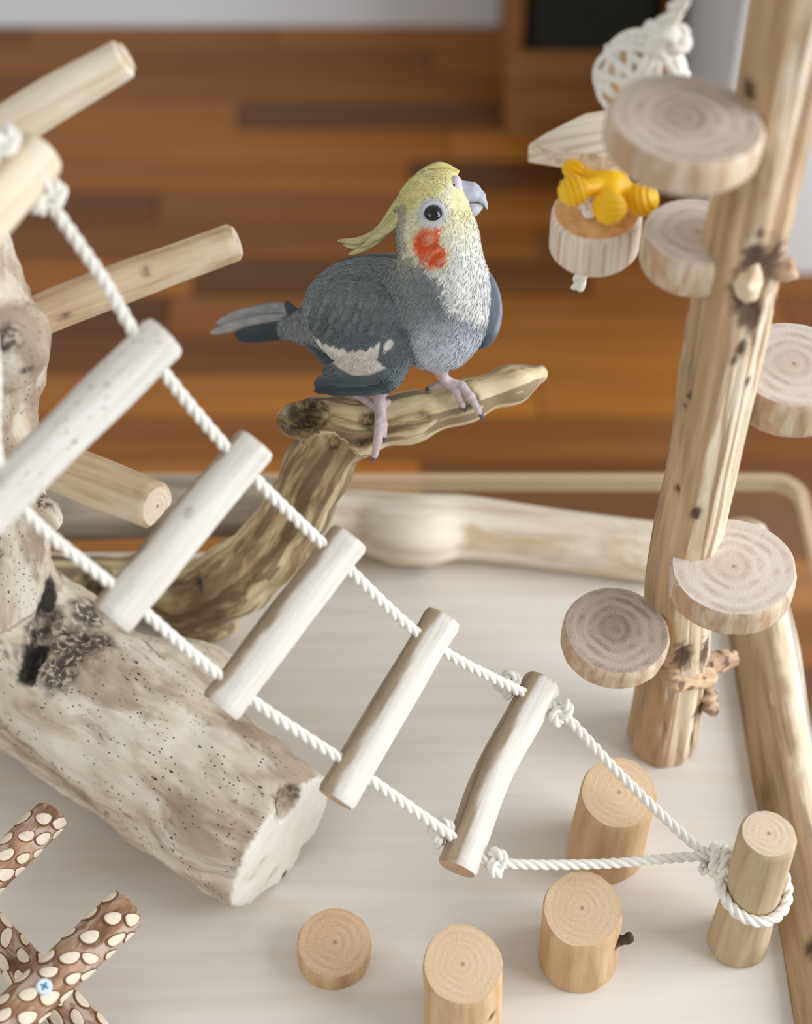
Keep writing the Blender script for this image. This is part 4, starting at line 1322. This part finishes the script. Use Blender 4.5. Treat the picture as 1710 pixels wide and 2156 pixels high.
    blade('tail_feather', [(665, 695, -135), (600, 696, -200), (540, 703, -262), (496, 709, -312)], 10, (92, 104, 112), root)
    # folded wing tips crossing the rump
    blade('wing_feather', [(715, 780, -10), (680, 742, -70), (640, 690, -120), (600, 634, -150)], 15, (84, 92, 98), wn, color2=(76, 86, 92))
    blade('wing_feather', [(730, 790, 0), (690, 760, -60), (650, 716, -110), (612, 655, -148)], 13, (120, 126, 134), wn, color2=(96, 104, 110))
    blade('wing_feather', [(815, 812, 60), (750, 817, 48), (700, 819, 32), (660, 823, 8)], 11, (64, 74, 80), wn, color2=(54, 64, 72))
    blade('wing_feather', [(800, 802, 64), (742, 804, 50), (696, 805, 30), (660, 808, 6)], 12, (84, 94, 100), wn, color2=(70, 80, 88))
    blade('wing_feather', [(840, 798, 60), (790, 822, 50), (735, 824, 34), (682, 826, 14)], 10, (92, 102, 110), wn, color2=(66, 76, 84))
    # far wing feathers behind the back
    blade('wing_feather', [(880, 560, -130), (800, 552, -140), (740, 560, -148), (690, 576, -154)], 19, (70, 78, 84), wf, color2=(26, 30, 34))
    blade('wing_feather', [(880, 548, -122), (820, 544, -132), (760, 550, -142), (700, 570, -150)], 12, (110, 116, 120), wf, color2=(48, 54, 60))
    blade('wing_feather', [(1040, 640, -60), (1038, 680, -66), (1018, 715, -70), (995, 733, -72)], 16, (60, 68, 76), wf, color2=(46, 54, 62))
    # wing coverts lying in rows over the wing
    rs = np.random.default_rng(3)
    def wsurf(u0, v0):
        ws = np.arange(150, -120, -1.5)
        d = np.minimum(wing_near(np.column_stack([np.full_like(ws, u0), np.full_like(ws, v0), ws])), body(np.column_stack([np.full_like(ws, u0), np.full_like(ws, v0), ws])))
        return ws[int(np.argmax(d < 0))] if (d < 0).any() else None
    for row, (v0, n_, us, ue) in enumerate(((612, 6, 705, 815), (640, 7, 690, 830), (668, 8, 682, 842))):
        for k in range(n_):
            u0 = us + (ue - us) * k / (n_ - 1) + rs.uniform(-5, 5); vv = v0 + rs.uniform(-5, 5) + (6 if k % 2 else 0)
            L_ = rs.uniform(34, 44)
            if 640 < vv + L_ and vv + L_ > 742 and u0 < 812: L_ = 742 - vv
            q0 = [(u0, vv), (u0 - .22 * L_, vv + .5 * L_), (u0 - .5 * L_, vv + L_)]
            zz = [wsurf(*p) for p in q0]
            if any(z is None for z in zz) or L_ < 20: continue
            t_ = np.clip((vv - 610) / 90, 0, 1); base = np.array((134, 139, 141)) * (1 - t_) + np.array((104, 112, 115)) * t_
            base = base * rs.uniform(.93, 1.05)
            blade('covert_feather', [(q0[0][0], q0[0][1], zz[0] - 3), (q0[1][0], q0[1][1], zz[1] + 1.2), (q0[2][0], q0[2][1], zz[2] + 1.5)], rs.uniform(10, 13), tuple(base), wn, thick=.16, tip=.5, color2=tuple(base * .95))

    # --- crest
    cr = [([(966, 364, 64), (924, 350, 68), (877, 382, 68), (838, 434, 66), (800, 485, 62), (758, 506, 60), (709, 507, 58)], 13),
          ([(955, 378, 78), (915, 370, 82), (868, 408, 80), (832, 458, 72), (796, 500, 66), (762, 524, 62), (733, 536, 60)], 13),
          ([(958, 366, 54), (912, 357, 54), (864, 396, 54), (828, 448, 54), (788, 502, 56), (752, 518, 56), (722, 516, 56)], 12),
          ([(950, 386, 92), (905, 384, 98), (862, 424, 92), (836, 462, 84), (812, 486, 76), (780, 508, 70), (760, 520, 68)], 12),
          ([(945, 394, 102), (900, 396, 108), (868, 428, 102), (846, 456, 92), (824, 480, 82), (806, 496, 76)], 12),
          ([(940, 402, 108), (900, 408, 114), (872, 434, 108), (852, 456, 98), (838, 474, 90)], 12)]
    for path, wdt in cr:
        blade('crest_feather', path, wdt, (218, 206, 126), root, thick=.6, tip=.62, color2=(206, 198, 150))

    # --- beak
    def upper(p):
        q = p.copy(); q[:, 2] = 62 + (p[:, 2] - 62) * 1.15
        d = sd_cone(q, (968, 404, 62), (992, 405, 62), 26, 21)
        d = smin(d, sd_cone(q, (992, 405, 62), (1010, 414, 62), 21, 13), 8)
        d = smin(d, sd_cone(q, (1010, 414, 62), (1021, 428, 62), 12, 5.5), 5)
        d = smin(d, sd_cone(q, (1021, 428, 62), (1026, 440, 62), 5, 1.6), 3)
        d = np.maximum(d, (p[:, 1] - 431) - 20 * sstep(p[:, 0], 1004, 1014) + 6 * sstep(p[:, 0], 985, 1003))
        return d
    V, F = surface_nets(upper, (935, 370, 25), (1035, 450, 100), 1.5)
    bk = mesh_obj('beak', bp(V), F, M['beak'], root)
    def lower(p):
        d = sd_cone(p, (972, 438, 62), (996, 441, 62), 15, 15)
        d = smin(d, sd_cone(p, (996, 441, 62), (1010, 437, 62), 14, 7), 5)
        return np.maximum(d, -(p[:, 1] - 428))
    V, F = surface_nets(lower, (945, 415, 35), (1025, 465, 90), 1.5)
    mesh_obj('lower_beak', bp(V), F, M['beak'], root)
    def zsurf(u0, v0, fn=body):
        ws = np.arange(170, -50, -1.0)
        d = fn(np.column_stack([np.full_like(ws, u0), np.full_like(ws, v0), ws]))
        i = np.argmax(d < 0); return ws[i]
    # cere and nostril
    zc = zsurf(957, 388)
    def cere(p): return sd_ell(p, (960, 387, zc - 12), (13, 18, 16))
    V, F = surface_nets(cere, (940, 362, zc - 34), (980, 412, zc + 10), 1.5)
    mesh_obj('cere', bp(V), F, M['nostril'], root)
    def nos(p): return sd_ell(p, (956, 390, zc + 3), (2.6, 3.2, 2.5))
    V, F = surface_nets(nos, (950, 384, zc - 2), (962, 396, zc + 8), .6)
    mesh_obj('nostril', bp(V), F, M['dark_knot'], root)
    # eye with ring
    ze = zsurf(912, 450)
    def eye(p): return sd_ell(p, (912, 450, ze - 4), (18.5, 18.5, 14))
    V, F = surface_nets(eye, (890, 428, ze - 20), (934, 472, ze + 14), 1.0)
    ey = mesh_obj('eye', bp(V), F, M['eye'], root)
    def ring(p):
        q = np.hypot(p[:, 0] - 912, p[:, 1] - 450)
        return np.hypot(q - 22.5, (p[:, 2] - (ze - 3)) * 1.1) - 5.0
    V, F = surface_nets(ring, (880, 418, ze - 12), (944, 482, ze + 8), 1.4)
    mesh_obj('eye_ring', bp(V), F, M['eye_ring'], ey)
    # claws
    for path in ([(790, 956, -73), (786, 966, -80), (781, 971, -88)], [(809, 917, -72), (810, 926, -79), (808, 931, -86)], [(1008, 866, -80), (1015, 878, -86), (1017, 888, -94)],
                 [(976, 853, -80), (979, 862, -86), (979, 868, -93)], [(743, 828, -96), (735, 824, -103), (730, 826, -109)], [(907, 816, -108), (900, 818, -114), (897, 822, -120)]):
        V, F = sweep(path, np.array([6.2, 4.6, 1.2]), 8, 2.5)
        mesh_obj('claw', bp(V), F, M['claw'], root)
bird()
